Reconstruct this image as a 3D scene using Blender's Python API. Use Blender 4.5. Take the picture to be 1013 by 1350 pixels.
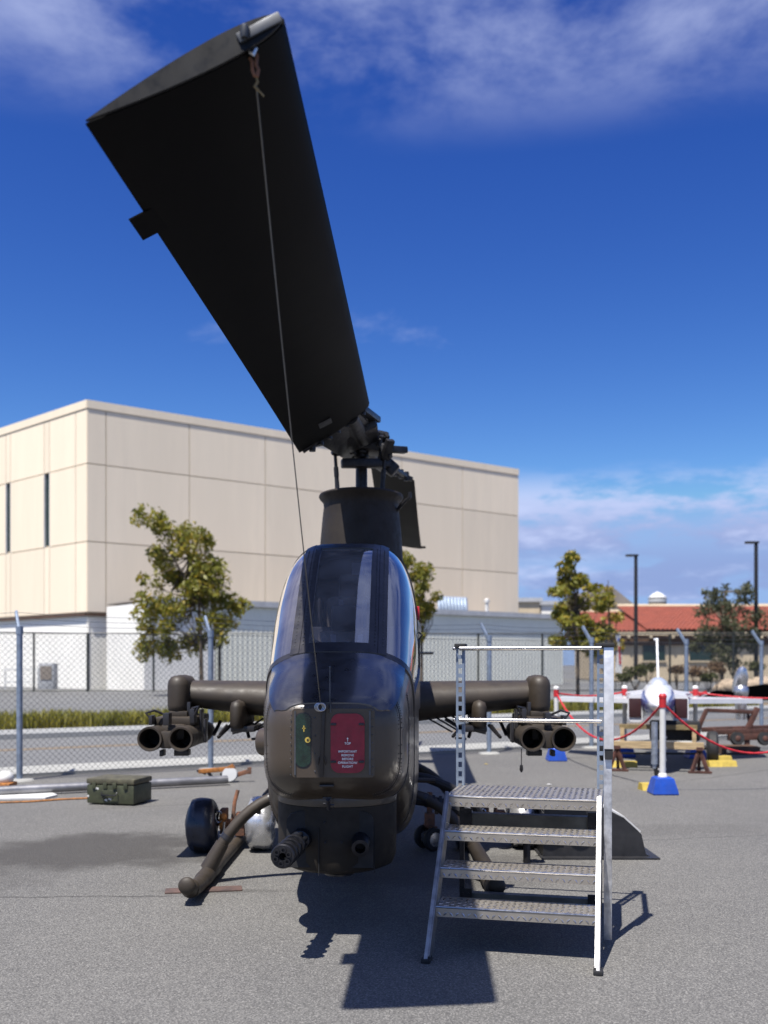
import bpy, bmesh, math, random
from mathutils import Vector, Matrix, Quaternion, noise as mnoise
random.seed(7)
R = math.radians
scene = bpy.context.scene
for o in list(bpy.data.objects): bpy.data.objects.remove(o)

# ------------------------------------------------------------------ camera
CAMZ, HOR, FPX = 1.62, 876.0, 1300.0
cam = bpy.data.cameras.new('camera'); camo = bpy.data.objects.new('camera', cam)
scene.collection.objects.link(camo); scene.camera = camo
camo.location = (0, 0, CAMZ); camo.rotation_euler = (R(90), 0, 0)
cam.sensor_fit = 'VERTICAL'; cam.sensor_height = 43.8; cam.sensor_width = 32.9
cam.lens = 43.8 * FPX / 1350.0
cam.shift_y = (HOR - 675.0) / 1350.0
cam.clip_end = 5000; cam.clip_start = 0.05
cam.dof.use_dof = True; cam.dof.focus_distance = 5.9; cam.dof.aperture_fstop = 2.2
def at(px, py, D):                      # a point of the place at depth D
    return Vector(((px - 506.5) / FPX * D, D, CAMZ - (py - HOR) / FPX * D))
def gnd(px, py): return at(px, py, FPX * CAMZ / (py - HOR))

# ------------------------------------------------------------------ sky and sun
SUN = Vector((-0.233, -0.384, 1.0)).normalized()
w = bpy.data.worlds.new('World'); scene.world = w; w.use_nodes = True
nt = w.node_tree; nt.nodes.clear()
def N(t, **k):
    n = nt.nodes.new(t)
    for a, b in k.items(): setattr(n, a, b)
    return n
L = lambda a, b: nt.links.new(a, b)
out = N('ShaderNodeOutputWorld'); bg = N('ShaderNodeBackground'); bg.inputs[1].default_value = 0.055
sky = N('ShaderNodeTexSky', sky_type='NISHITA', sun_disc=False)
sky.sun_elevation = math.asin(SUN.z); sky.sun_rotation = math.atan2(SUN.x, SUN.y)
sky.altitude = 600; sky.air_density = 1.0; sky.dust_density = 0.25; sky.ozone_density = 3.0
def math_n(op, a, b=None, c=None, clamp=False):
    n = N('ShaderNodeMath', operation=op); n.use_clamp = clamp
    for i, v in enumerate((a, b, c)):
        if v is None: continue
        if hasattr(v, 'is_linked'): L(v, n.inputs[i])
        else: n.inputs[i].default_value = v
    return n.outputs[0]
def ramp_n(v, a, b):
    n = N('ShaderNodeMapRange', interpolation_type='SMOOTHSTEP'); L(v, n.inputs[0])
    n.inputs[1].default_value = a; n.inputs[2].default_value = b
    return n.outputs[0]
tc = N('ShaderNodeTexCoord'); sep = N('ShaderNodeSeparateXYZ'); L(tc.outputs['Generated'], sep.inputs[0])
zc = math_n('MAXIMUM', sep.outputs[2], 0.0)
den = math_n('ADD', zc, 0.12)
comb = N('ShaderNodeCombineXYZ')
L(math_n('DIVIDE', sep.outputs[0], den), comb.inputs[0]); L(math_n('DIVIDE', sep.outputs[1], den), comb.inputs[1])
def cloudnoise(scale, detail, rough, dist, off):
    mp = N('ShaderNodeMapping'); mp.inputs['Location'].default_value = off; mp.inputs['Scale'].default_value = scale
    L(comb.outputs[0], mp.inputs[0])
    n = N('ShaderNodeTexNoise'); L(mp.outputs[0], n.inputs['Vector'])
    n.inputs['Scale'].default_value = 1.0; n.inputs['Detail'].default_value = detail
    n.inputs['Roughness'].default_value = rough; n.inputs['Distortion'].default_value = dist
    return n.outputs[0]
hi = cloudnoise((2.3, 2.6, 1), 9, 0.62, 0.25, (0.3, 1.9, 0))
lo = cloudnoise((1.05, 0.9, 1), 8, 0.58, 0.2, (5.0, 3.9, 0))
elev_hi = math_n('MULTIPLY', ramp_n(zc, 0.455, 0.54), math_n('ADD', math_n('MULTIPLY', ramp_n(zc, 0.60, 0.85), 0.25), 1.0))
m_hi = math_n('MULTIPLY', math_n('MULTIPLY', ramp_n(hi, 0.36, 0.66), elev_hi), 0.56, None, True)
elev_lo = math_n('SUBTRACT', 1.0, ramp_n(zc, 0.085, 0.14))
m_lo = math_n('MULTIPLY', math_n('MULTIPLY', ramp_n(lo, 0.43, 0.53), elev_lo), 0.7)
mid = cloudnoise((2.4, 1.9, 1), 7, 0.6, 0.3, (7.3, 5.5, 0))
m_mid = math_n('MULTIPLY', ramp_n(mid, 0.62, 0.80), 0.22)
bmp = N('ShaderNodeMapping'); bmp.inputs['Scale'].default_value = (3.2, 3.2, 11.0); bmp.inputs['Location'].default_value = (2.4, 0.7, 0.0); L(tc.outputs['Generated'], bmp.inputs[0])
bn = N('ShaderNodeTexNoise'); L(bmp.outputs[0], bn.inputs['Vector']); bn.inputs['Scale'].default_value = 1.7; bn.inputs['Detail'].default_value = 9; bn.inputs['Roughness'].default_value = 0.62
band = math_n('MULTIPLY', ramp_n(zc, 0.09, 0.125), math_n('SUBTRACT', 1.0, ramp_n(zc, 0.155, 0.20)))
m_bank = math_n('MULTIPLY', math_n('MULTIPLY', ramp_n(bn.outputs[0], 0.42, 0.54), band), 0.9)
mask = math_n('MAXIMUM', math_n('MAXIMUM', math_n('MAXIMUM', m_hi, m_lo), m_mid), m_bank, clamp=True)
sc_ = N('ShaderNodeSeparateColor'); L(sky.outputs[0], sc_.inputs[0]); cc_ = N('ShaderNodeCombineColor')
for k, (ref, mid_, pw, top) in enumerate(((1.308, 0.50, 2.2, 3.2), (2.217, 1.60, 1.85, 5.0), (3.99, 5.7, 1.15, 8.6))):   # clear, deep blue air
    L(math_n('MINIMUM', math_n('MULTIPLY', math_n('POWER', math_n('DIVIDE', sc_.outputs[k], ref), pw), mid_), top), cc_.inputs[k])
ccol = N('ShaderNodeMix', data_type='RGBA'); L(math_n('MULTIPLY', ramp_n(bn.outputs[0], 0.66, 0.5), math_n('SUBTRACT', 1.0, ramp_n(zc, 0.10, 0.18))), ccol.inputs[0])
ccol.inputs[6].default_value = (6.4, 7.2, 10.4, 1); ccol.inputs[7].default_value = (3.0, 3.8, 7.0, 1)
mx = N('ShaderNodeMix', data_type='RGBA'); L(mask, mx.inputs[0]); L(cc_.outputs[0], mx.inputs[6]); L(ccol.outputs[2], mx.inputs[7])
L(mx.outputs[2], bg.inputs[0]); L(bg.outputs[0], out.inputs[0])

sl = bpy.data.lights.new('sun', 'SUN'); so = bpy.data.objects.new('sun', sl); scene.collection.objects.link(so)
sl.energy = 5.0; sl.angle = R(0.53); sl.color = (1.0, 0.95, 0.88)
so.rotation_euler = (-SUN).to_track_quat('-Z', 'Y').to_euler(); so.location = SUN * 40
vs = scene.view_settings; vs.view_transform = 'Standard'; vs.look = 'None'; vs.gamma = 1; vs.exposure = 0.8; vs.use_curve_mapping = False

# ------------------------------------------------------------------ materials
MATS = {}
def mat(name, col, rough=0.6, metal=0.0, var=0.12, scale=6.0, bump=0.0, bscale=60.0, spec=0.5, coat=0.0, col2=None, dirt=0.0, fine=0.0, fscale=200.0, stretch=(1, 1, 1), rvar=0.11):
    if name in MATS: return MATS[name]
    m = bpy.data.materials.new(name); m.use_nodes = True; t = m.node_tree; b = t.nodes['Principled BSDF']
    b.inputs['Roughness'].default_value = rough; b.inputs['Metallic'].default_value = metal
    b.inputs['Specular IOR Level'].default_value = spec; b.inputs['Coat Weight'].default_value = coat; b.inputs['Coat Roughness'].default_value = 0.12
    c = t.nodes.new('ShaderNodeTexCoord'); mp = t.nodes.new('ShaderNodeMapping'); mp.inputs['Scale'].default_value = stretch
    t.links.new(c.outputs['Object'], mp.inputs[0])
    def noise(s, d=5, r=0.6):
        n = t.nodes.new('ShaderNodeTexNoise'); n.inputs['Scale'].default_value = s; n.inputs['Detail'].default_value = d
        n.inputs['Roughness'].default_value = r; t.links.new(mp.outputs[0], n.inputs['Vector']); return n.outputs[0]
    def mixc(fac, a, bb, blend='MIX'):
        x = t.nodes.new('ShaderNodeMix'); x.data_type = 'RGBA'; x.blend_type = blend
        for i, v in ((0, fac), (6, a), (7, bb)):
            if hasattr(v, 'is_linked'): t.links.new(v, x.inputs[i])
            elif i == 0: x.inputs[0].default_value = v
            else: x.inputs[i].default_value = (*v, 1)
        return x.outputs[2]
    def rng(v, a, bb, lo=0.0, hi=1.0):
        x = t.nodes.new('ShaderNodeMapRange'); t.links.new(v, x.inputs[0])
        for i, q in enumerate((a, bb, lo, hi)): x.inputs[i + 1].default_value = q
        return x.outputs[0]
    c2 = col2 or tuple(v * (1 - 2 * var) for v in col)
    hi_ = tuple(min(1, v * (1 + var)) for v in col)
    o = mixc(rng(noise(scale), 0.3, 0.7), hi_, c2)
    if fine:
        o = mixc(rng(noise(fscale, 3, 0.7), 0.32, 0.68), o, tuple(v * (1 - fine) for v in col))
    if dirt:
        o = mixc(rng(noise(scale * 3.1, 7, 0.7), 0.52, 0.72, 0, dirt), o, (0.07, 0.055, 0.04))
    t.links.new(o, b.inputs['Base Color'])
    rr = rng(noise(scale * 2.3), 0.3, 0.7, max(0.02, rough - rvar), min(1, rough + rvar)); t.links.new(rr, b.inputs['Roughness'])
    if bump:
        bp = t.nodes.new('ShaderNodeBump'); bp.inputs['Strength'].default_value = bump; bp.inputs['Distance'].default_value = 0.01
        t.links.new(noise(bscale, 4, 0.65), bp.inputs['Height']); t.links.new(bp.outputs[0], b.inputs['Normal'])
    MATS[name] = m; return m

def glass(name, tint, boost=0.06, rough=0.01, dust=0.05):
    m = bpy.data.materials.new(name); m.use_nodes = True; t = m.node_tree; t.nodes.clear()
    o = t.nodes.new('ShaderNodeOutputMaterial'); x = t.nodes.new('ShaderNodeMixShader')
    tr = t.nodes.new('ShaderNodeBsdfTransparent'); tr.inputs[0].default_value = (*tint, 1)
    g = t.nodes.new('ShaderNodeBsdfGlossy'); g.inputs['Roughness'].default_value = rough; g.inputs[0].default_value = (1, 1, 1, 1)
    f = t.nodes.new('ShaderNodeFresnel'); f.inputs[0].default_value = 1.5
    a = t.nodes.new('ShaderNodeMath'); a.operation = 'MULTIPLY_ADD'; a.use_clamp = True; a.inputs[1].default_value = 1.5; a.inputs[2].default_value = boost
    t.links.new(f.outputs[0], a.inputs[0]); t.links.new(a.outputs[0], x.inputs[0])
    t.links.new(tr.outputs[0], x.inputs[1]); t.links.new(g.outputs[0], x.inputs[2]); df = t.nodes.new('ShaderNodeBsdfDiffuse'); df.inputs[0].default_value = (.66, .60, .58, 1); y = t.nodes.new('ShaderNodeMixShader')
    tcg = t.nodes.new('ShaderNodeTexCoord'); ng = t.nodes.new('ShaderNodeTexNoise'); ng.inputs['Scale'].default_value = 4; ng.inputs['Detail'].default_value = 6; t.links.new(tcg.outputs['Object'], ng.inputs['Vector'])
    mg = t.nodes.new('ShaderNodeMapRange'); t.links.new(ng.outputs[0], mg.inputs[0]); mg.inputs[1].default_value = .3; mg.inputs[2].default_value = .75; mg.inputs[3].default_value = dust * .5; mg.inputs[4].default_value = dust * 1.5
    t.links.new(mg.outputs[0], y.inputs[0]); t.links.new(x.outputs[0], y.inputs[1]); t.links.new(df.outputs[0], y.inputs[2]); t.links.new(y.outputs[0], o.inputs[0])
    MATS[name] = m; return m

M_paint = mat('drab brown paint', (0.054, 0.0395, 0.0262), 0.44, var=0.16, scale=3.5, bump=0.03, bscale=14, coat=0.35, fine=0.15, fscale=160)
M_paintm = mat('matt drab brown paint', (0.036, 0.0270, 0.0185), 0.6, var=0.18, scale=5, bump=0.05, bscale=40, dirt=0.15)
M_frame = mat('dark canopy frame paint', (0.022, 0.021, 0.024), 0.38, var=0.15, scale=8)
M_black = mat('black blade paint', (0.0026, 0.0026, 0.0030), 0.55, var=0.1, scale=0.5, col2=(0.0030, 0.0029, 0.003), spec=0.05, rvar=0.02)
M_tipcap = mat('dark tip cap', (0.007, 0.0075, 0.009), 0.5, metal=0.0, spec=0.2, var=0.3, scale=8)
M_tip = mat('worn dark metal', (0.10, 0.105, 0.115), 0.42, metal=0.6, var=0.25, scale=8)
M_gun = mat('gun metal', (0.03, 0.03, 0.034), 0.4, metal=0.7, var=0.2, scale=20)
M_hub = mat('dark hub metal', (0.026, 0.026, 0.03), 0.45, metal=0.5, var=0.3, scale=14)
M_dark = mat('dark interior', (0.012, 0.012, 0.013), 0.8)
M_seat = mat('seat fabric', (0.22, 0.19, 0.15), 0.85, var=0.2, scale=9)
M_panel = mat('grey cockpit panel', (0.06, 0.06, 0.065), 0.6)
M_cloth = mat('pale cockpit fabric', (0.42, 0.42, 0.44), 0.9, var=0.15, scale=12)
M_red = mat('red cover paint', (0.27, 0.012, 0.028), 0.5, var=0.15, scale=18, col2=(0.20, 0.010, 0.022), dirt=0.12)
M_green = mat('dark green window coating', (0.006, 0.022, 0.015), 0.25, var=0.3, scale=24, coat=0.4)
M_white = mat('white paint', (0.58, 0.58, 0.565), 0.5, var=0.06, scale=9, dirt=0.06)
M_letter = mat('white lettering', (0.78, 0.77, 0.75), 0.6, var=0.03)
M_yellow = mat('yellow paint', (0.46, 0.34, 0.06), 0.6, var=0.15, scale=10, dirt=0.12)
M_alu = mat('worn aluminium', (0.40, 0.40, 0.41), 0.32, metal=0.95, var=0.16, scale=12, bump=0.03, bscale=30, dirt=0.05)
M_galv = mat('galvanised steel', (0.36, 0.40, 0.46), 0.45, metal=0.7, var=0.2, scale=16)
M_post = mat('galvanised fence post', (0.22, 0.27, 0.35), 0.5, metal=0.45, var=0.15, scale=10)
M_wire = mat('fence wire', (0.085, 0.09, 0.098), 0.5, metal=0.5)
M_bwire = mat('black coated fence wire', (0.012, 0.016, 0.014), 0.5)
M_rust = mat('rusty steel', (0.17, 0.07, 0.035), 0.8, var=0.35, scale=16, col2=(0.06, 0.04, 0.032), bump=0.2, bscale=60)
M_rusty = mat('rust brown frame paint', (0.075, 0.028, 0.019), 0.7, var=0.3, scale=9, dirt=0.3)
M_rubber = mat('black rubber', (0.014, 0.014, 0.015), 0.7, var=0.2, scale=20)
M_cover = mat('navy vinyl cover', (0.020, 0.026, 0.045), 0.35, var=0.25, scale=9, bump=0.15, bscale=8)
M_foil = mat('silver foil cover', (0.60, 0.60, 0.61), 0.30, metal=0.75, var=0.1, scale=9, bump=0.5, bscale=7)
M_orange = mat('orange paint', (0.34, 0.13, 0.025), 0.6, var=0.3, scale=20, dirt=0.25)
M_blue = mat('blue plastic', (0.012, 0.060, 0.36), 0.42, var=0.12, scale=8)
M_rope = mat('red rope', (0.48, 0.018, 0.028), 0.7, var=0.2, scale=40)
M_redp = mat('bright red paint', (0.42, 0.016, 0.022), 0.5)
M_wood = mat('raw timber', (0.42, 0.31, 0.17), 0.75, var=0.2, scale=5, stretch=(1, 8, 8), dirt=0.12)
M_wood2 = mat('weathered timber', (0.20, 0.15, 0.07), 0.8, var=0.25, scale=6, dirt=0.3)
M_case = mat('olive green case paint', (0.040, 0.046, 0.022), 0.55, var=0.35, scale=9, col2=(0.022, 0.024, 0.012), dirt=0.35)
M_jet = mat('white aircraft paint', (0.62, 0.63, 0.65), 0.3, var=0.04, scale=4, coat=0.4)
M_jetblue = mat('blue aircraft paint', (0.015, 0.065, 0.33), 0.3, coat=0.4, var=0.08)
M_maroon = mat('maroon intake plug', (0.03, 0.005, 0.007), 0.6)
M_silver = mat('silver metal', (0.55, 0.56, 0.58), 0.3, metal=0.9, var=0.1, scale=8)
M_lamp = mat('black lamp post paint', (0.010, 0.010, 0.011), 0.5)
M_bark = mat('tree bark', (0.11, 0.085, 0.06), 0.9, var=0.3, scale=14, bump=0.4, bscale=30)
M_stake = mat('dark timber stake', (0.035, 0.030, 0.024), 0.9)
def leafmat(name, a, b):
    m = mat(name, a, 0.55, var=0.2, scale=1.6, col2=b)
    t = m.node_tree; p = t.nodes['Principled BSDF']; o = t.nodes['Material Output']
    tr = t.nodes.new('ShaderNodeBsdfTranslucent'); x = t.nodes.new('ShaderNodeMixShader'); x.inputs[0].default_value = 0.4
    src = p.inputs['Base Color'].links[0].from_socket; t.links.new(src, tr.inputs[0])
    t.links.new(p.outputs[0], x.inputs[1]); t.links.new(tr.outputs[0], x.inputs[2]); t.links.new(x.outputs[0], o.inputs[0]); return m
M_leaf = leafmat('plane tree leaves', (0.26, 0.24, 0.032), (0.085, 0.105, 0.016))
M_leafy = leafmat('yellowing leaves', (0.34, 0.25, 0.028), (0.17, 0.145, 0.02))
M_olive = leafmat('grey green leaves', (0.10, 0.105, 0.05), (0.04, 0.046, 0.024))
M_grass = leafmat('dry ornamental grass blades', (0.26, 0.225, 0.035), (0.12, 0.14, 0.02))
M_shrub = leafmat('shrub leaves', (0.085, 0.09, 0.025), (0.035, 0.042, 0.014))
M_dry = leafmat('dry brown stems', (0.20, 0.13, 0.07), (0.09, 0.06, 0.035))
M_stucco = mat('painted concrete panel', (0.80, 0.69, 0.525), 0.85, var=0.05, scale=0.35, bump=0.1, bscale=25, fine=0.06, fscale=2.2, stretch=(1, 1, 0.12))
def per_object(m, amt):                # every panel cast a little differently
    t = m.node_tree; b = t.nodes['Principled BSDF']; src = b.inputs['Base Color'].links[0].from_socket
    oi = t.nodes.new('ShaderNodeObjectInfo'); mr = t.nodes.new('ShaderNodeMapRange'); mr.inputs[3].default_value = 1 - amt; mr.inputs[4].default_value = 1 + amt * .3
    t.links.new(oi.outputs['Random'], mr.inputs[0]); x = t.nodes.new('ShaderNodeVectorMath'); x.operation = 'SCALE'; t.links.new(src, x.inputs[0]); t.links.new(mr.outputs[0], x.inputs['Scale']); t.links.new(x.outputs[0], b.inputs['Base Color'])
per_object(M_stucco, .07)
M_joint = mat('recessed panel joint', (0.60, 0.52, 0.40), 0.9)
M_whitewall = mat('white painted wall', (0.80, 0.78, 0.72), 0.8, var=0.04, scale=0.5)
M_rib = mat('pale green ribbed cladding', (0.72, 0.72, 0.62), 0.6, var=0.04, scale=0.6)
M_trim = mat('grey metal trim', (0.40, 0.41, 0.42), 0.5, var=0.1, scale=2)
M_win = mat('dark window glass', (0.012, 0.03, 0.025), 0.08)
M_tile = mat('red clay roof tiles', (0.25, 0.062, 0.036), 0.85, var=0.22, scale=1.2, col2=(0.16, 0.045, 0.03), fine=0.25, fscale=9)
M_tan = mat('tan stucco', (0.50, 0.41, 0.28), 0.85, var=0.06, scale=0.8)
M_fascia = mat('brown timber fascia', (0.09, 0.05, 0.03), 0.8, var=0.2)
M_roofgrey = mat('grey brown roofing', (0.22, 0.19, 0.16), 0.85, var=0.12, scale=0.4)
M_tank = mat('pale tank paint', (0.46, 0.47, 0.47), 0.6, var=0.08, scale=0.5)
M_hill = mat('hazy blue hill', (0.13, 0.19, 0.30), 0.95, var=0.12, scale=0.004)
M_rock = mat('buff boulder', (0.36, 0.28, 0.20), 0.9, var=0.2, scale=3, bump=0.5, bscale=6)
M_conc = mat('pale concrete', (0.31, 0.31, 0.29), 0.85, var=0.07, scale=0.8, fine=0.1, fscale=40)
M_conc2 = mat('grey concrete kerb', (0.27, 0.275, 0.27), 0.85, var=0.08, scale=0.8, fine=0.12, fscale=40)
M_road = mat('road asphalt', (0.14, 0.142, 0.142), 0.85, var=0.14, scale=0.25, fine=0.2, fscale=30)
M_lineY = mat('yellow road paint', (0.27, 0.18, 0.08), 0.75, var=0.3, scale=3)
M_soil = mat('dry soil', (0.16, 0.12, 0.07), 0.95, var=0.25, scale=0.8)
M_lot = mat('far lot asphalt', (0.13, 0.132, 0.13), 0.88, var=0.12, scale=0.1)
M_hide = glass('clear canopy glass', (0.72, 0.72, 0.80), 0.20, dust=0.15)
M_plexi = glass('bulged side glass', (0.66, 0.68, 0.78), 0.2, dust=0.09)

def asphalt():
    m = bpy.data.materials.new('tarmac with exposed aggregate'); m.use_nodes = True; t = m.node_tree; b = t.nodes['Principled BSDF']
    c = t.nodes.new('ShaderNodeTexCoord')
    def nz(s, d=4, r=0.6, typ='ShaderNodeTexNoise'):
        n = t.nodes.new(typ); n.inputs['Scale'].default_value = s
        if typ == 'ShaderNodeTexNoise': n.inputs['Detail'].default_value = d; n.inputs['Roughness'].default_value = r
        t.links.new(c.outputs['Object'], n.inputs['Vector']); return n
    def rng(v, a, bb, lo=0.0, hi=1.0):
        x = t.nodes.new('ShaderNodeMapRange'); t.links.new(v, x.inputs[0]); x.interpolation_type = 'SMOOTHSTEP'
        for i, q in enumerate((a, bb, lo, hi)): x.inputs[i + 1].default_value = q
        return x.outputs[0]
    def mx(f, a, bb, blend='MIX'):
        x = t.nodes.new('ShaderNodeMix'); x.data_type = 'RGBA'; x.blend_type = blend
        for i, v in ((0, f), (6, a), (7, bb)):
            if hasattr(v, 'is_linked'): t.links.new(v, x.inputs[i])
            elif i == 0: x.inputs[0].default_value = v
            else: x.inputs[i].default_value = (*v, 1)
        return x.outputs[2]
    def mth(op, a, bb):
        x = t.nodes.new('ShaderNodeMath'); x.operation = op
        for i, v in enumerate((a, bb)):
            if hasattr(v, 'is_linked'): t.links.new(v, x.inputs[i])
            else: x.inputs[i].default_value = v
        return x.outputs[0]
    col = mx(rng(nz(0.35, 6).outputs[0], 0.3, 0.7), (0.168, 0.164, 0.153), (0.124, 0.122, 0.116))
    col = mx(rng(nz(3.0, 6, 0.7).outputs[0], 0.35, 0.7, 0, 0.5), col, (0.13, 0.127, 0.12))
    vor = nz(85, typ='ShaderNodeTexVoronoi')
    col = mx(rng(vor.outputs['Distance'], 0.15, 0.75, 0, 0.5), col, (0.035, 0.034, 0.033))
    vor2 = nz(150, typ='ShaderNodeTexVoronoi')
    sepc = t.nodes.new('ShaderNodeSeparateColor'); t.links.new(vor2.outputs['Color'], sepc.inputs[0])
    col = mx(rng(sepc.outputs[0], 0.72, 0.98, 0, 0.5), col, (0.30, 0.29, 0.27))
    col = mx(rng(sepc.outputs[1], 0.70, 0.98, 0, 0.5), col, (0.03, 0.03, 0.032))
    # old oil stains with a shape of their own
    sx = t.nodes.new('ShaderNodeSeparateXYZ'); t.links.new(c.outputs['Object'], sx.inputs[0])
    wob = nz(1.3, 5, 0.6).outputs[0]; tot = None
    for (x0, y0, rx, ry, k) in ((-2.5, 8.6, 1.25, 1.0, 0.72), (-3.7, 7.9, 1.4, 0.9, 0.45), (-1.15, 7.05, 0.55, 0.07, 0.35), (-0.6, 7.55, 0.05, 0.3, 0.4), (-2.55, 6.28, 0.07, 0.05, 0.45), (0.3, 7.8, 1.2, 0.9, 0.35), (-3.6, 4.9, 1.5, 0.5, 0.18), (2.6, 9.7, 1.6, 0.4, 0.15)):
        dx = mth('DIVIDE', mth('SUBTRACT', sx.outputs[0], x0), rx); dy = mth('DIVIDE', mth('SUBTRACT', sx.outputs[1], y0), ry)
        d = mth('SQRT', mth('ADD', mth('MULTIPLY', dx, dx), mth('MULTIPLY', dy, dy)), 0)
        d = mth('ADD', d, mth('MULTIPLY', mth('SUBTRACT', wob, 0.5), 1.6))
        v = rng(d, 1.05, 0.55, 0, k); tot = v if tot is None else mth('MAXIMUM', tot, v)
    col = mx(tot, col, (0.030, 0.027, 0.024))
    # hairline cracks and tar joints
    ck = None
    for (x0, y0, x1, y1, wd) in ((3.55, 13.2, 7.2, 16.2, .014), (3.2, 15.4, 3.5, 13.4, .012), (-2.9, 6.86, -1.35, 6.9, .012), (-6.0, 6.7, -2.9, 6.86, .010), (1.6, 8.9, 4.6, 9.6, .008), (-3.4, 11.0, 1.0, 12.6, .010)):
        dx, dy = x1 - x0, y1 - y0; ln_ = math.hypot(dx, dy); dx /= ln_; dy /= ln_
        rx = mth('SUBTRACT', sx.outputs[0], x0); ry = mth('SUBTRACT', sx.outputs[1], y0)
        al = mth('ADD', mth('MULTIPLY', rx, dx), mth('MULTIPLY', ry, dy)); ac = mth('SUBTRACT', mth('MULTIPLY', rx, -dy), mth('MULTIPLY', ry, -dx))
        ac = mth('ABSOLUTE', mth('ADD', ac, mth('MULTIPLY', mth('SUBTRACT', nz(2.2, 6, .7).outputs[0], .5), .22)), 0)
        v = mth('MULTIPLY', mth('MULTIPLY', rng(ac, wd * 1.6, wd * .5), rng(al, 0, .2)), rng(al, ln_, ln_ - .2)); v = mth('MULTIPLY', v, .7); ck = v if ck is None else mth('MAXIMUM', ck, v)
    col = mx(ck, col, (0.028, 0.027, 0.026))
    t.links.new(col, b.inputs['Base Color']); b.inputs['Roughness'].default_value = 0.82; b.inputs['Specular IOR Level'].default_value = 0.35
    bp = t.nodes.new('ShaderNodeBump'); bp.inputs['Strength'].default_value = 0.55; bp.inputs['Distance'].default_value = 0.006
    t.links.new(vor.outputs['Distance'], bp.inputs['Height']); t.links.new(bp.outputs[0], b.inputs['Normal'])
    return m
M_tarmac = asphalt()

def treadmat():
    m = bpy.data.materials.new('diamond tread plate'); m.use_nodes = True; t = m.node_tree; b = t.nodes['Principled BSDF']
    b.inputs['Metallic'].default_value = 0.7; b.inputs['Roughness'].default_value = 0.42
    c = t.nodes.new('ShaderNodeTexCoord'); ch = t.nodes.new('ShaderNodeTexChecker'); ch.inputs['Scale'].default_value = 1.0
    def mapped(rx, s):
        mp = t.nodes.new('ShaderNodeMapping'); mp.inputs['Rotation'].default_value = rx; mp.inputs['Scale'].default_value = s
        t.links.new(c.outputs['Object'], mp.inputs[0]); return mp.outputs[0]
    # plane coordinates x and (y+z) so the pattern runs over tread and nosing alike
    sp = t.nodes.new('ShaderNodeSeparateXYZ'); t.links.new(c.outputs['Object'], sp.inputs[0])
    ad = t.nodes.new('ShaderNodeMath'); ad.operation = 'ADD'; t.links.new(sp.outputs[1], ad.inputs[0]); t.links.new(sp.outputs[2], ad.inputs[1])
    cb = t.nodes.new('ShaderNodeCombineXYZ'); t.links.new(sp.outputs[0], cb.inputs[0]); t.links.new(ad.outputs[0], cb.inputs[1]); cb.inputs[2].default_value = 0.5
    def mapv(rot, s):
        mp = t.nodes.new('ShaderNodeMapping'); mp.inputs['Rotation'].default_value = (0, 0, rot); mp.inputs['Scale'].default_value = s
        t.links.new(cb.outputs[0], mp.inputs[0]); return mp.outputs[0]
    t.links.new(mapv(R(45), (45, 45, 1)), ch.inputs['Vector'])
    def vor(rot, s):
        v = t.nodes.new('ShaderNodeTexVoronoi'); v.inputs['Scale'].default_value = 1.0; v.inputs['Randomness'].default_value = 0.0
        t.links.new(mapv(rot, s), v.inputs['Vector']); return v.outputs['Distance']
    a, d = vor(R(45), (45, 110, 1)), vor(R(-45), (45, 110, 1))
    x = t.nodes.new('ShaderNodeMix'); x.data_type = 'FLOAT'; t.links.new(ch.outputs['Fac'], x.inputs[0]); t.links.new(a, x.inputs[2]); t.links.new(d, x.inputs[3])
    rg = t.nodes.new('ShaderNodeMapRange'); t.links.new(x.outputs[0], rg.inputs[0]); rg.inputs[1].default_value = 0.15; rg.inputs[2].default_value = 0.45; rg.inputs[3].default_value = 1; rg.inputs[4].default_value = 0
    bp = t.nodes.new('ShaderNodeBump'); bp.inputs['Strength'].default_value = 0.25; bp.inputs['Distance'].default_value = 0.002
    t.links.new(rg.outputs[0], bp.inputs['Height']); t.links.new(bp.outputs[0], b.inputs['Normal'])
    n = t.nodes.new('ShaderNodeTexNoise'); n.inputs['Scale'].default_value = 9; n.inputs['Detail'].default_value = 6; t.links.new(c.outputs['Object'], n.inputs['Vector'])
    cm = t.nodes.new('ShaderNodeMix'); cm.data_type = 'RGBA'; t.links.new(n.outputs[0], cm.inputs[0]); cm.inputs[6].default_value = (0.46, 0.43, 0.38, 1); cm.inputs[7].default_value = (0.29, 0.255, 0.21, 1)
    t.links.new(cm.outputs[2], b.inputs['Base Color']); return m
M_tread = treadmat()
M_bright = mat('polished tread bars', (.62, .60, .57), .3, metal=.95, var=.15, scale=10)

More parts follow.
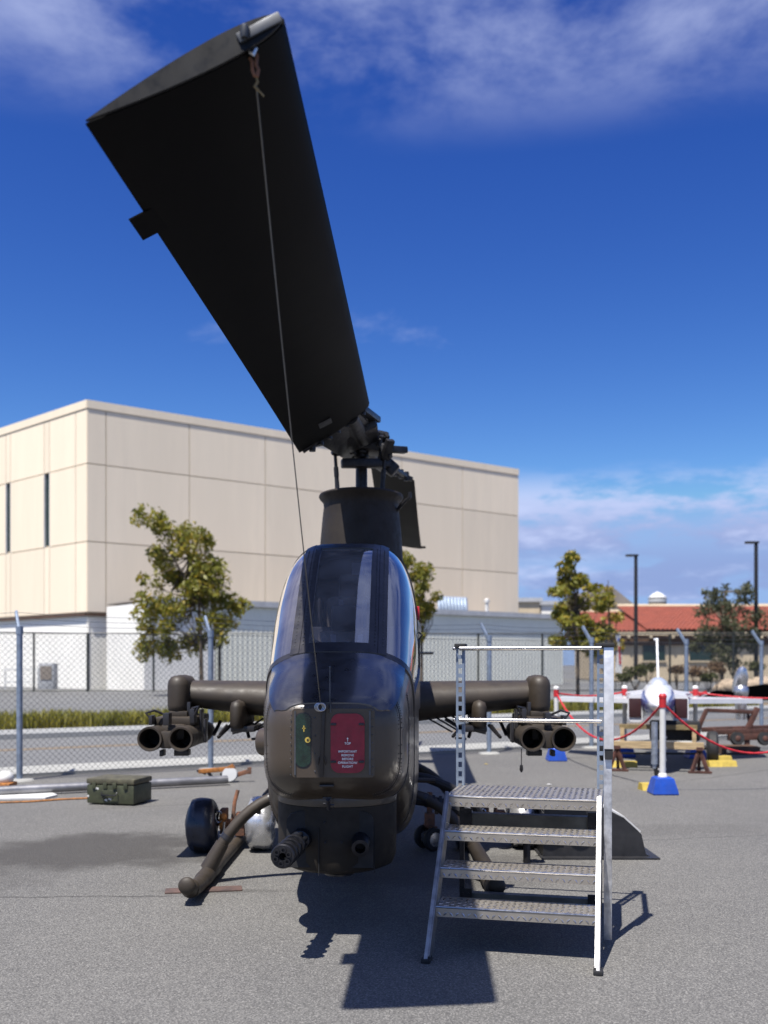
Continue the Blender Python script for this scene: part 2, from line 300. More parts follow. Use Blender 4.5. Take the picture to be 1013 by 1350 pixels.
# ------------------------------------------------------------------ mesh builder
class B:
    def __init__(s): s.v = []; s.f = []
    def add(s, vs, fs):
        n = len(s.v); s.v += [Vector(p) for p in vs]; s.f += [tuple(i + n for i in f) for f in fs]; return s
    def box(s, c, d, rot=None, bev=0.0):
        c = Vector(c); bm = bmesh.new(); bmesh.ops.create_cube(bm, size=1.0)
        for v in bm.verts: v.co = Vector((v.co.x * d[0], v.co.y * d[1], v.co.z * d[2]))
        if bev: bmesh.ops.bevel(bm, geom=bm.edges[:], offset=bev, segments=2, profile=0.6, affect='EDGES')
        bm.verts.index_update(); q = rot.to_matrix() if hasattr(rot, 'to_matrix') else (rot or Matrix.Identity(3))
        s.add([c + q @ v.co for v in bm.verts], [[v.index for v in f.verts] for f in bm.faces]); bm.free(); return s
    def bar(s, a, b, wdt, hgt, up=(0, 0, 1), bev=0.0):
        a, b = Vector(a), Vector(b); d = b - a; y = d.normalized(); x = y.cross(Vector(up))
        if x.length < 1e-4: x = y.cross(Vector((1, 0, 0)))
        x.normalize(); z = x.cross(y)
        return s.box((a + b) / 2, (wdt, d.length, hgt), Matrix((x, y, z)).transposed(), bev)
    def tube(s, pts, rad, seg=12, cap=True, squash=1.0):
        pts = [Vector(p) for p in pts]; n = len(pts); rad = rad if hasattr(rad, '__len__') else [rad] * n
        t0 = (pts[1] - pts[0]).normalized(); up = Vector((0, 0, 1)) if abs(t0.z) < 0.9 else Vector((1, 0, 0))
        x = t0.cross(up).normalized(); rings = []
        for i, p in enumerate(pts):
            t = (pts[min(i + 1, n - 1)] - pts[max(i - 1, 0)]).normalized()
            x = (x - t * x.dot(t)).normalized(); y = t.cross(x)
            rings.append([p + (x * math.cos(2 * math.pi * k / seg) + y * math.sin(2 * math.pi * k / seg) * squash) * rad[i] for k in range(seg)])
        return s.loft(rings, cap, cap)
    def loft(s, rings, cap0=False, cap1=False, closed=True):
        m = len(rings[0]); vs = [p for r in rings for p in r]; fs = []
        for i in range(len(rings) - 1):
            for k in range(m if closed else m - 1):
                fs.append((i * m + k, i * m + (k + 1) % m, (i + 1) * m + (k + 1) % m, (i + 1) * m + k))
        if cap0: fs.append(tuple(range(m))[::-1])
        if cap1: fs.append(tuple((len(rings) - 1) * m + k for k in range(m)))
        return s.add(vs, fs)
    def lathe(s, prof, c=(0, 0, 0), seg=24, q=None, sy=1.0, sx=1.0, cap=True):
        c = Vector(c); rings = []
        for r, z in prof:
            ring = [Vector((r * sx * math.cos(2 * math.pi * k / seg), r * sy * math.sin(2 * math.pi * k / seg), z)) for k in range(seg)]
            rings.append([c + (q @ p if q else p) for p in ring])
        return s.loft(rings, cap, cap)
    def ball(s, c, r, seg=12, rings=8, sc=(1, 1, 1), jit=0.0):
        c = Vector(c); vs = []; 
        for i in range(rings + 1):
            ph = math.pi * i / rings
            for k in range(seg):
                a = 2 * math.pi * k / seg; p = Vector((math.sin(ph) * math.cos(a), math.sin(ph) * math.sin(a), math.cos(ph)))
                rr = r * (1 + jit * mnoise.noise(p * 1.7 + c)); vs.append(c + Vector((p.x * sc[0], p.y * sc[1], p.z * sc[2])) * rr)
        fs = [(i * seg + k, (i + 1) * seg + k, (i + 1) * seg + (k + 1) % seg, i * seg + (k + 1) % seg) for i in range(rings) for k in range(seg)]
        return s.add(vs, fs)
    def poly(s, pts, depth):                      # flat outline extruded by the vector depth
        n = len(pts); d = Vector(depth); a = [Vector(p) for p in pts]
        return s.add(a + [p + d for p in a], [tuple(range(n))[::-1], tuple(range(n, 2 * n))] + [(i, (i + 1) % n, n + (i + 1) % n, n + i) for i in range(n)])
    def quad(s, a, b, c, d): return s.add([a, b, c, d], [(0, 1, 2, 3)])
COL = scene.collection
def mesh_of(name, b, m, base=Vector((0, 0, 0)), angle=35, recalc=True):
    me = bpy.data.meshes.new(name); me.from_pydata([tuple(p - base) for p in b.v], [], b.f)
    ms = m if isinstance(m, (list, tuple)) else [m]
    for k in ms: me.materials.append(k)
    if recalc:
        bm = bmesh.new(); bm.from_mesh(me); bmesh.ops.remove_doubles(bm, verts=bm.verts, dist=1e-5)
        bmesh.ops.recalc_face_normals(bm, faces=bm.faces); bm.to_mesh(me); bm.free()
    me.validate(); me.shade_smooth(); me.set_sharp_from_angle(angle=R(angle)); return me
def thing(name, label, cat, base, group=None):
    o = bpy.data.objects.new(name, None); COL.objects.link(o); o.location = base; o.empty_display_size = 0.2
    o['label'] = label; o['category'] = cat
    if group: o['group'] = group
    return o
def rootloc(p):
    while p.parent: p = p.parent
    return Vector(p.location)
def part(name, b, m, parent, label=None, angle=35, recalc=True, kind=None):
    o = bpy.data.objects.new(name, mesh_of(name, b, m, rootloc(parent), angle, recalc)); COL.objects.link(o); o.parent = parent
    if label: o['label'] = label
    if kind: o['kind'] = kind
    return o
def single(name, b, m, label, cat, base, group=None, angle=35):
    base = Vector(base); o = bpy.data.objects.new(name, mesh_of(name, b, m, base, angle)); COL.objects.link(o); o.location = base
    o['label'] = label; o['category'] = cat
    if group: o['group'] = group
    return o
def struct(name, b, m, kind='structure', recalc=True):
    o = bpy.data.objects.new(name, mesh_of(name, b, m, recalc=recalc)); COL.objects.link(o); o['kind'] = kind; return o
def V(*a): return Vector(a)
def lerp(a, b, t): return a + (b - a) * t

# ------------------------------------------------------------------ setting: ground, street
EU = V(1, 0.6, 0).normalized(); EN = V(-0.6, 1, 0).normalized(); SO = V(0, 16.8, 0)
def st(u, v, z=0.0): p = SO + EU * u + EN * v; return V(p.x, p.y, z)
struct('ground', B().quad(V(-1500, -300, 0), V(1500, -300, 0), V(1500, 2500, 0), V(-1500, 2500, 0)), M_tarmac, recalc=False)
def slab(name, v0, v1, z, m, u0=-90, u1=140, kerb=True):
    b = B(); b.quad(st(u0, v0, z), st(u1, v0, z), st(u1, v1, z), st(u0, v1, z))
    if kerb:
        b.quad(st(u0, v0, -0.02), st(u1, v0, -0.02), st(u1, v0, z), st(u0, v0, z)); b.quad(st(u0, v1, z), st(u1, v1, z), st(u1, v1, -0.02), st(u0, v1, -0.02))
    return struct(name, b, m, recalc=False)
slab('pavement', 0.40, 1.5, 0.05, M_conc)
slab('road', 1.5, 7.9, 0.004, M_road, kerb=False)
slab('road_marking', 5.0, 5.10, 0.008, M_lineY, kerb=False)
slab('road_marking', 5.25, 5.35, 0.008, M_lineY, kerb=False)
slab('kerb', 7.9, 9.5, 0.12, M_conc2)
slab('planting_bed', 9.5, 11.6, 0.10, M_soil)
b = B()
for (v0, z0, v1, z1) in ((11.6, 0.10, 14.0, 0.42), (14.0, 0.42, 300, 0.5)):
    b.quad(st(-140, v0, z0), st(260, v0, z0), st(260, v1, z1), st(-140, v1, z1))
struct('raised_lot', b, M_lot, recalc=False)
LOT = 0.5

# hill and far skyline
b = B()
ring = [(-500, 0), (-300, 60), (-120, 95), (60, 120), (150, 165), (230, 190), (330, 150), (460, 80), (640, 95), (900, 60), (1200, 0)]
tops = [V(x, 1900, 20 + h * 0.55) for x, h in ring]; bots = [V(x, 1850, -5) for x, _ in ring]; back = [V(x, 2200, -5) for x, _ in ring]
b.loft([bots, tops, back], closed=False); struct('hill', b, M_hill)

# ------------------------------------------------------------------ main building
def wallparts(name, label, corner, dirv, zs, cols, m, parent, thick=0.25, gap=0.05):
    pass
bc = at(115, 526, 48.0); brt = at(684, 616, 65.1); blf = at(0, 564.5, 53.9)
c0 = V(bc.x, bc.y, 0); cR = V(brt.x, brt.y, 0); dL = (V(blf.x, blf.y, 0) - c0).normalized(); cL = c0 + dL * 20
dR = (cR - c0).normalized(); lenR = (cR - c0).length
nR = V(dR.y, -dR.x, 0); nL = V(-dL.y, dL.x, 0)
if nR.y > 0: nR = -nR
if nL.y > 0: nL = -nL
ZR = [4.17, 7.62, 11.42, 14.1]
t = thing('concrete_building', 'tall cream concrete building with panel joints and two slit windows', 'building', (c0.x, c0.y, LOT))
b = B()
far = cL + (cR - c0)
core = [c0 - nR * 0.12 - nL * 0.12, cR - nR * 0.12, far, cL - nL * 0.12]
b.poly([V(p.x, p.y, 0.3) for p in core], (0, 0, 14.05)); part('wall_core', b, M_joint, t)
def panel(p0, p1, z0, z1, n, th, m=None, nm='wall_panel'):
    b = B(); g = 0.022; d = (p1 - p0).normalized(); a, e = p0 + d * g, p1 - d * g
    b.poly([V(a.x, a.y, z0 + g), V(e.x, e.y, z0 + g), V(e.x, e.y, z1 - g), V(a.x, a.y, z1 - g)], -n * th)
    return part(nm, b, m or M_stucco, t)
def ts_of(px_list):        # distances along the right-hand wall seen at these columns
    r = []
    for px in px_list:
        k = (px - 506.5) / FPX; s = (k * c0.y - c0.x) / (dR.x - k * dR.y); r.append(s)
    return r
cols = [0] + ts_of([140, 250, 350, 445, 530, 610]) + [lenR]
for i in range(len(cols) - 1):
    for j in range(3):
        panel(c0 + dR * cols[i], c0 + dR * cols[i + 1], ZR[j], ZR[j + 1], nR, 0.16)
# left face, with slit windows cut between panels
def tl(px): k = (px - 506.5) / FPX; return (k * c0.y - c0.x) / (dL.x - k * dL.y)
lc = [0, tl(100), tl(65.5), tl(58.5), tl(14), tl(8), tl(-60), tl(-68), 20]
slits = (2, 4)
for i in range(len(lc) - 1):
    a, e = c0 + dL * lc[i], c0 + dL * lc[i + 1]
    for j in range(3):
        if i in slits and j == 1:
            bb = B(); bb.poly([V(*(a - nL * .117).xy, ZR[1] + .1), V(*(e - nL * .117).xy, ZR[1] + .1), V(*(e - nL * .117).xy, ZR[2]), V(*(a - nL * .117).xy, ZR[2])], -nL * 0.002)
            wn = part('window', bb, M_win, t)
            fr = B(); 
            for q in (a, e): fr.poly([V(q.x - .02, q.y, ZR[1]), V(q.x + .02, q.y, ZR[1]), V(q.x + .02, q.y, ZR[2]), V(q.x - .02, q.y, ZR[2])], -nL * 0.11)
            part('window_frame', fr, M_trim, wn); continue
        panel(a, e, ZR[j], ZR[j + 1], nL, 0.16)
b = B()       # parapet cap
for (p, q, n) in ((c0, cR, nR), (c0, cL, nL)):
    b.bar(V(p.x, p.y, 14.31) - n * 0.10, V(q.x, q.y, 14.31) - n * 0.10, 0.28, 0.40)
part('parapet_cap', b, M_stucco, t)
b = B()
for (p, q, n) in ((c0, cR, nR), (c0, cL, nL)):
    b.bar(V(p.x, p.y, 4.05) + n * 0.03, V(q.x, q.y, 4.05) + n * 0.03, 0.16, 0.12)
part('band_course', b, M_fascia, t)
b = B(); i0 = 0.10
b.poly([V(*(c0 - nR * i0).xy, 0.3), V(*(cR - nR * i0).xy, 0.3), V(*(cR - nR * i0).xy, 3.98), V(*(c0 - nR * i0).xy, 3.98)], nR * 0.03)
b.poly([V(*(c0 - nL * i0).xy, 0.3), V(*(cL - nL * i0).xy, 0.3), V(*(cL - nL * i0).xy, 3.98), V(*(c0 - nL * i0).xy, 3.98)], nL * 0.03)
part('base_wall', b, M_whitewall, t)
# low ribbed building in front
la = at(190, 791, 44.0); lb = at(742, 815, 60.3); p0, p1 = V(la.x, la.y, 0), V(lb.x, lb.y, 0); ld = (p1 - p0).normalized(); ln = V(ld.y, -ld.x, 0)
ltop = 4.45; llen = (p1 - p0).length
t2 = thing('low_building', 'low pale green ribbed metal building before the cream building', 'building', (p0.x, p0.y, LOT))
b = B(); bk = p0 - ln * 5.6
b.poly([V(*p.xy, 0.3) for p in (p0 + ld * 3.55, p1, p1 - ln * 5.2, p0 + ld * 3.55 - ln * 4.6)], (0, 0, ltop - 0.35)); part('wall_core', b, M_rib, t2)
b = B(); b.poly([V(*p.xy, 0.3) for p in (p0 + ln * .02, p0 + ld * 3.5 + ln * .02, p0 + ld * 3.5 - ln * 4.5, p0 - ln * 4.4)], (0, 0, ltop - 0.36)); part('smooth_wall', b, M_whitewall, t2)
b = B(); pr = []; x = 3.6; k = 0
while x < llen:
    pr += [(x, 0.03), (x + 0.15, 0.03), (x + 0.18, 0.042), (x + 0.24, 0.042)]; x += 0.27
b.loft([[V(*(p0 + ld * a + ln * c).xy, z) for a, c in pr] for z in (0.3, ltop - 0.12)], closed=False); part('ribbed_cladding', b, M_rib, t2, recalc=False)
b = B(); b.bar(V(*(p0 + ln * .08).xy, ltop + .06), V(*(p1 + ln * .08).xy, ltop + .06), 0.3, 0.28); part('roof_fascia', b, M_trim, t2)
b = B(); b.poly([V(*p.xy, ltop + 0.02) for p in (p0 - ln * .1, p1 - ln * .1, p1 - ln * 5.0, p0 - ln * 4.3)], (0, 0, 0.06)); part('roof', b, M_roofgrey, t2)
sk = at(599, 801, 55.5)
b = B(); nn = 9
for i in range(nn):
    f = i / nn * 1.75 - 0.85
    b.tube([V(sk.x + f, sk.y + f * .7, ltop + .1), V(sk.x + f, sk.y + f * .7 + .1, ltop + .55), V(sk.x + f, sk.y + f * .7 + .5, ltop + .95)], 0.11, 8)
skl = single('roof_vent_hood', b, mat('blue grey sheet metal', (0.30, 0.36, 0.44), 0.4, metal=0.5), 'blue grey ribbed vent hood on the low building roof', 'vent', (sk.x, sk.y, ltop))
vp = at(642, 812, 56.5)
b = B(); b.lathe([(0.10, 0), (0.10, 0.6), (0.15, 0.62), (0.15, 0.78), (0.04, 0.86)], (vp.x, vp.y, ltop + .1), 12)
single('vent_pipe', b, M_white, 'slim white vent pipe standing on the low building roof', 'vent pipe', (vp.x, vp.y, ltop))

# utility cabinet
cb = at(64, 908, 43.5)
b = B(); b.box((cb.x, cb.y, LOT + 0.6), (0.66, 0.6, 1.15), bev=0.03)
tcab = thing('utility_cabinet', 'grey metal utility cabinet against the white wall behind fences', 'cabinet', (cb.x, cb.y, LOT))
part('housing', b, M_trim, tcab); part('louvre', B().box((cb.x, cb.y - .31, LOT + .75), (0.5, 0.03, 0.6)), M_roofgrey, tcab)
b = B()
for zz in (0.35, 0.9): b.tube([(cb.x - .4, cb.y, LOT + zz), (cb.x - 1.9, cb.y, LOT + zz)], 0.025, 6)
for xx in (0.45, 1.15, 1.9): b.tube([(cb.x - xx, cb.y, LOT), (cb.x - xx, cb.y, LOT + 0.95)], 0.025, 6)
single('pipe_rail', b, M_trim, 'low grey pipe guard rail beside the utility cabinet', 'rail', (cb.x - 1.2, cb.y, LOT))

# ------------------------------------------------------------------ fences
def chainlink(t, a, c, zb0, zt0, pitch, wr, m, zb1=None):
    d = (c - a); Ln = d.length; d = d.normalized(); Hh = zt0 - zb0; b = B(); nrm = V(-d.y, d.x, 0)
    def rod(p, q):
        e = (q - p).normalized(); s1 = nrm * wr; s2 = e.cross(nrm) * wr
        r = [s1, -s1 * .5 + s2 * .87, -s1 * .5 - s2 * .87]; n = len(b.v)
        b.v += [p + k for k in r] + [q + k for k in r]; b.f += [(n, n + 1, n + 4, n + 3), (n + 1, n + 2, n + 5, n + 4), (n + 2, n, n + 3, n + 5)]
    x = -Hh
    while x < Ln:
        for sgn in (0, 1):
            u0, u1, z0, z1 = x, x + Hh, zb0, zt0
            if u0 < 0: z0 += -u0; u0 = 0
            if u1 > Ln: z1 -= u1 - Ln; u1 = Ln
            if u1 > u0:
                off = nrm * (wr if sgn else -wr)
                if sgn: rod(a + d * (Ln - u0) + V(0, 0, z0) + off, a + d * (Ln - u1) + V(0, 0, z1) + off)
                else: rod(a + d * u0 + V(0, 0, z0) + off, a + d * u1 + V(0, 0, z1) + off)
        x += pitch
    part('chain_link_mesh', b, m, t, recalc=False, kind='stuff')
def fx(px): k = (px - 506.5) / FPX; D = 16.8 / (1 - 0.6 * k); return V(k * D, D, 0)
FP = [-110, 26, 278, 480, 645, 780, 905, 1004, 1095]
fpts = [fx(p) for p in FP]
t = thing('chain_link_fence', 'galvanised chain link fence with angled barbed wire arms along the tarmac', 'fence', fpts[3])
FH = 2.10
for p in fpts:
    b = B(); b.tube([p + V(0, 0, 0), p + V(0, 0, FH)], 0.042, 12)
    o = part('post', b, M_post, t)
    b = B(); e = p + EN * 0.25 + V(0, 0, FH + 0.27); b.bar(p + V(0, 0, FH - .05), e, 0.035, 0.06, bev=0.006); b.tube([p + V(0, 0, FH - .06), p + V(0, 0, FH + .05)], 0.05, 10)
    part('barb_arm', b, M_post, o)
    b = B(); b.lathe([(0.20, 0.0), (0.18, 0.02), (0.05, 0.03)], p, 14); part('footing', b, M_conc, o)
chainlink(t, fpts[0], fpts[-1], 0.06, FH - 0.02, 0.085, 0.0021, M_wire)
for k in range(3):
    f = 0.35 + 0.3 * k; b = B()
    for i in range(len(fpts) - 1):
        a, e = [q + EN * 0.25 * f + V(0, 0, FH + 0.27 * f) for q in fpts[i:i + 2]]
        b.tube([lerp(a, e, s / 6) - V(0, 0, 0.04 * math.sin(math.pi * s / 6)) for s in range(7)], 0.003, 4)
    part('barbed_wire', b, M_wire, t)
b = B(); b.tube([fpts[0] + V(0, 0, FH - .03), fpts[-1] + V(0, 0, FH - .03)], 0.004, 5); b.tube([fpts[0] + V(0, 0, .08), fpts[-1] + V(0, 0, .08)], 0.004, 5)
part('tension_wire', b, M_wire, t)
# black fence of the building
k0 = at(116, 911.5, 40.5); k0.z = LOT; k1 = V(20, 41.5, LOT); k2 = k0 + dL * 9 + V(-2, -6.5, 0)
t = thing('black_fence', 'black chain link fence in front of the cream building', 'fence', k0)
for a, c, n in ((k0, k1, 12), (k0, k2, 4)):
    for i in range(n + 1):
        if i == 0 and c is k2: continue
        p = lerp(a, c, i / n); part('post', B().tube([p, p + V(0, 0, 2.42)], 0.045 if i else 0.06, 8), M_bwire, t)
    chainlink(t, V(a.x, a.y, 0), V(c.x, c.y, 0), LOT + .03, LOT + 2.4, 0.12, 0.0024, M_bwire)
    b = B()
    for zz in (0.04, 2.4): b.tube([a + V(0, 0, zz), c + V(0, 0, zz)], 0.028, 6)
    part('rail', b, M_bwire, t)

# ------------------------------------------------------------------ planting
def blades(name, n, u0, u1, v0, v1, h, m, zz, seed, wd=0.02):
    r = random.Random(seed); b = B()
    for i in range(n):
        p = st(r.uniform(u0, u1), r.uniform(v0, v1), zz); hh = h * r.uniform(0.5, 1.05) * (0.8 + 0.35 * mnoise.noise(p * 0.9)); a = r.uniform(0, 6.28); ln = r.uniform(0.1, 0.45) * hh
        d = V(math.cos(a), math.sin(a), 0); s = V(-d.y, d.x, 0) * wd; k = len(b.v)
        b.v += [p - s, p + s, p + d * ln * .35 + V(0, 0, hh * .65) + s * .7, p + d * ln * .35 + V(0, 0, hh * .65) - s * .7, p + d * ln + V(0, 0, hh)]
        b.f += [(k, k + 1, k + 2, k + 3), (k + 3, k + 2, k + 4)]
    o = struct(name, b, m, 'stuff', recalc=False); o['label'] = 'dry yellow green ornamental grass strip beyond the road'; o['category'] = 'grass'; return o
blades('ornamental_grass', 26000, -16, 22, 9.7, 11.5, 0.50, M_grass, 0.09, 3, 0.022)

def leafcloud(b, blobs, n, size, seed, flat=0.6):
    r = random.Random(seed); vol = [q[1] ** 2 for q in blobs]; S = sum(vol)
    for (c, rad, sc), w_ in zip(blobs, vol):
        for i in range(int(n * w_ / S)):
            p = V(r.gauss(0, 1), r.gauss(0, 1), r.gauss(0, 1)).normalized() * (r.random() ** 0.45)
            p = V(p.x * sc[0], p.y * sc[1], p.z * sc[2]) * rad
            if mnoise.noise((c + p) * (1.5 / max(rad, .3))) < -0.16: continue
            q = c + p; s = size * r.uniform(0.6, 1.3)
            nrm = V(r.gauss(0, 1), r.gauss(0, 1), r.gauss(0.5, 1)).normalized(); x = nrm.orthogonal().normalized(); x = Quaternion(nrm, r.uniform(0, 6.28)) @ x; y = nrm.cross(x)
            k = len(b.v); b.v += [q - x * s, q + y * s * .45 - x * .1 * s - nrm * s * .15, q + x * s * 1.1 - nrm * .25 * s, q - y * s * .45 - x * .1 * s - nrm * s * .15]
            b.f += [(k, k + 1, k + 2, k + 3)]
def tree(name, label, base, D, blobs_px, n, size, m, trunk_px, seed, m2=None, group=None, depth=1.0, stakes=(), tr=0.07):
    r = random.Random(seed)
    t = thing(name, label, 'tree', base, group)
    blobs = []
    for (px, py, rp) in blobs_px:
        rad = rp / FPX * D
        for k in range(3):
            c = at(px + r.uniform(-.5, .5) * rp, py + r.uniform(-.5, .5) * rp, D); c.y += r.uniform(-depth, depth); blobs.append((c, rad * r.uniform(.45, .85), (1, 1, r.uniform(.7, 1.1))))
    b = B(); top = at(trunk_px[-1][0], trunk_px[-1][1], D); path = [Vector(base)] + [at(x, y, D) for x, y in trunk_px]
    nn = len(path); b.tube(path, [tr * (1 - 0.75 * i / (nn - 1)) for i in range(nn)], 9); part('trunk', b, M_bark, t)
    b = B()
    for (c, rad, _) in blobs:
        k = r.randint(max(1, nn // 3), nn - 1); a = path[k]
        if a.z > c.z: a = path[max(1, k - 1)]
        md = lerp(a, c, .5) + V(r.uniform(-.15, .15), r.uniform(-.15, .15), -0.1); b.tube([a, md, c], [tr * .33, tr * .22, tr * .07], 6)
        for _ in range(3):
            e = c + V(r.gauss(0, 1), r.gauss(0, 1), r.gauss(.3, .8)) * rad * .6; b.tube([c, e], [tr * .1, tr * .04], 4)
    part('branches', b, M_bark, t)
    b = B(); leafcloud(b, blobs, n, size, seed); part('crown', b, m, t, recalc=False, kind='stuff')
    if m2: b = B(); leafcloud(b, blobs, n // 3, size, seed + 50); part('yellow_leaves', b, m2, t, recalc=False, kind='stuff')
    for i, px in enumerate(stakes):
        p = at(px, 870, D - 0.2); part('stake', B().tube([V(p.x, p.y, base[2]), V(p.x, p.y, base[2] + 2.3)], 0.045, 8), M_stake, t)
    return t
TB = 0.45
g = at(266, 900, 37); tree('plane_tree', 'young green plane tree left of the helicopter before cream wall', (g.x, g.y, TB), 37,
    [(205, 690, 22), (225, 710, 28), (213, 735, 22), (250, 712, 26), (276, 715, 16), (262, 740, 32), (235, 765, 26), (270, 780, 34), (205, 800, 26), (232, 815, 34), (285, 815, 30), (185, 850, 20), (215, 852, 22), (252, 850, 24), (305, 800, 18), (322, 795, 12), (290, 845, 18), (200, 770, 14), (250, 790, 30), (190, 825, 16)],
    7600, 0.115, M_leaf, [(265, 850), (262, 790), (250, 735), (228, 700)], 11, M_leafy, 'young street trees beyond the fence', stakes=(280, 290), tr=0.09)
g = at(556, 900, 36); tree('plane_tree', 'young tree half hidden behind the helicopter canopy', (g.x, g.y, TB), 36,
    [(535, 740, 18), (548, 760, 20), (560, 775, 16), (565, 805, 18), (555, 835, 18), (540, 800, 20), (578, 790, 8)], 2600, 0.11, M_leaf, [(556, 850), (552, 800), (545, 750)], 12, M_leafy, 'young street trees beyond the fence')
g = at(762, 900, 34); tree('plane_tree', 'young green tree above the right end of the step handrail', (g.x, g.y, TB), 34,
    [(752, 742, 16), (745, 760, 18), (760, 765, 18), (735, 785, 16), (757, 795, 24), (780, 775, 12), (790, 800, 18), (740, 815, 18), (770, 825, 24), (735, 848, 14), (795, 835, 16), (760, 850, 18), (728, 842, 8), (785, 855, 14)],
    5200, 0.10, M_leaf, [(762, 850), (760, 800), (754, 745)], 13, M_leafy, 'young street trees beyond the fence', tr=0.07)
g = at(806, 895, 46); tree('plane_tree', 'thin small tree beside the left lamp post', (g.x, g.y, LOT), 46,
    [(803, 775, 7), (800, 795, 10), (806, 815, 14), (795, 835, 14), (808, 850, 12), (800, 865, 12)], 1100, 0.12, M_leafy, [(806, 850), (803, 810), (802, 765)], 14, None, 'young street trees beyond the fence')
g = at(952, 890, 47); tree('olive_tree', 'dark grey green tree before the red tiled roof', (g.x, g.y, LOT), 47,
    [(955, 785, 18), (940, 800, 18), (965, 800, 22), (975, 785, 14), (948, 825, 28), (972, 830, 24), (935, 835, 18), (955, 855, 26), (930, 855, 14), (985, 850, 16), (962, 875, 14), (938, 780, 8), (982, 775, 7)],
    7000, 0.10, M_olive, [(952, 860), (954, 820), (956, 780)], 15, None, None, depth=1.6, tr=0.1)
def shrub(px, py, rp, D, m, label, seed, n=420):
    c = at(px, py, D); rad = rp / FPX * D; base = V(c.x, c.y, LOT if D > 33 else 0.1); b = B()
    t = thing('shrub', label, 'shrub', base, 'shrubs beyond the fence')
    leafcloud(b, [(V(c.x + dx * rad, c.y, c.z), rad * .75, (1, 1, .8)) for dx in (-.5, 0, .5)], n, 0.09, seed); part('foliage', b, m, t, recalc=False, kind='stuff')
    b = B(); r = random.Random(seed)
    for k in range(7): b.tube([base, c + V(r.uniform(-1, 1), r.uniform(-.5, .5), r.uniform(-.3, .6)) * rad], [.02, .006], 5)
    part('stem', b, M_bark, t)
for i, (px, py, rp, D, m, lab) in enumerate(((838, 885, 13, 40, M_shrub, 'low rounded green shrub left of the jet tail'), (822, 893, 9, 38, M_shrub, 'small green shrub under the feather flag'), (855, 880, 10, 44, M_shrub, 'green shrub touching the left lamp post base'),
        (893, 882, 10, 42, M_dry, 'dry tan bush just right of the jet tail fin'), (917, 885, 13, 39, M_dry, 'dry brown bush right of the post behind the jet'), (945, 880, 12, 40, M_dry, 'tall dry brown bush left of the boulders'), (935, 893, 9, 36, M_shrub, 'low green shrub in front of dry brown bushes'), (995, 878, 12, 44, M_shrub, 'dark shrub at the foot of the right lamp post'))):
    shrub(px, py, rp, D, m, lab, 70 + i)
for i, (px, py, s) in enumerate(((968, 893, .55), (985, 898, .5), (955, 897, .35), (1002, 893, .6))):
    p = at(px, py, 41); b = B(); b.ball((0 + p.x, p.y, LOT + s * .3), s, 12, 8, (1.2, .9, .7), 0.5)
    single('boulder', b, M_rock, ('largest buff boulder right of the dry bushes', 'buff boulder between two larger boulders', 'smallest buff boulder beside the dry bush', 'buff boulder below the right lamp post')[i], 'boulder', (p.x, p.y, LOT), 'boulders beyond the fence', angle=60)

# ------------------------------------------------------------------ tiled house, far buildings, tank, lamps, flag
D0, D1 = 68.0, 75.0
xl, xr, xm = at(795, 0, D0).x, at(1120, 0, D0).x, at(848, 0, D0).x
t = thing('tiled_house', 'long low house with red clay tile roof and tan walls', 'house', (at(900, 0, D0).x, D0, LOT))
zE = at(0, 834, D0).z; zR = at(0, 803, D1).z
b = B(); b.box(((xl + xr) / 2, D0 + 5.25, (LOT + zE) / 2 - .2), (xr - xl - 0.6, 12.0, zE - LOT - .4)); part('wall', b, M_tan, t)
def tileroof(x0, x1, y0, z0, y1, z1, nm='roof'):
    b = B(); rows = 14; pr = []; x = x0
    while x < x1:
        pr += [(x, 0.0), (x + .07, .075), (x + .15, .075), (x + .22, 0.0)]; x += 0.3
    rings = []
    for i in range(rows):
        for f, up in ((i / rows, 0.05), ((i + 1) / rows - .001, 0.0)):
            rings.append([V(a, lerp(y0, y1, f), lerp(z0, z1, f) + h + up) for a, h in pr])
    b.loft(rings, closed=False); part(nm, b, M_tile, t, recalc=False)
tileroof(xl - .4, xr, D0 - 1.1, zE, D1, zR - .25); tileroof(xm, xr, D0 - 1.25, zE + .12, D1 + .5, zR + .2)
b = B(); b.poly([V(xl, D1 + .3, zR - .3), V(xr, D1 + .3, zR - .3), V(xr, D1 + 8, zE), V(xl, D1 + 8, zE)], (0, 0, .1)); part('rear_roof', b, M_tile, t)
b = B(); b.tube([V(xm, D1 + .5, zR + .25), V(xr, D1 + .5, zR + .25)], 0.16, 8); b.tube([V(xl - .4, D1, zR - .2), V(xm, D1, zR - .2)], 0.16, 8); part('ridge_tiles', b, M_tan, t)
b = B(); b.box(((xl + xr) / 2, D0 - 1.2, zE - .12), (xr - xl + .6, 0.12, 0.22)); part('eave_board', b, M_tan, t)
x = xl
while x < xr: part('rafter_end', B().box((x, D0 - 1.08, zE - .32), (.16, .35, .2)), M_tan, t); x += 1.5
b = B(); b.box(((xl + xr) / 2, D0 - .80, zE - .62), (xr - xl, 0.2, 0.55)); part('fascia', b, M_fascia, t)
for px in (852, 912): 
    q = at(px, 858, D0 + 1.2); wn = part('window', B().box((q.x, D0 - .77, q.z - .1), (1.5, 0.12, 1.2)), M_win, t); part('window_frame', B().box((q.x, D0 - .80, q.z - .75), (1.7, .16, .1)), M_tan, wn)
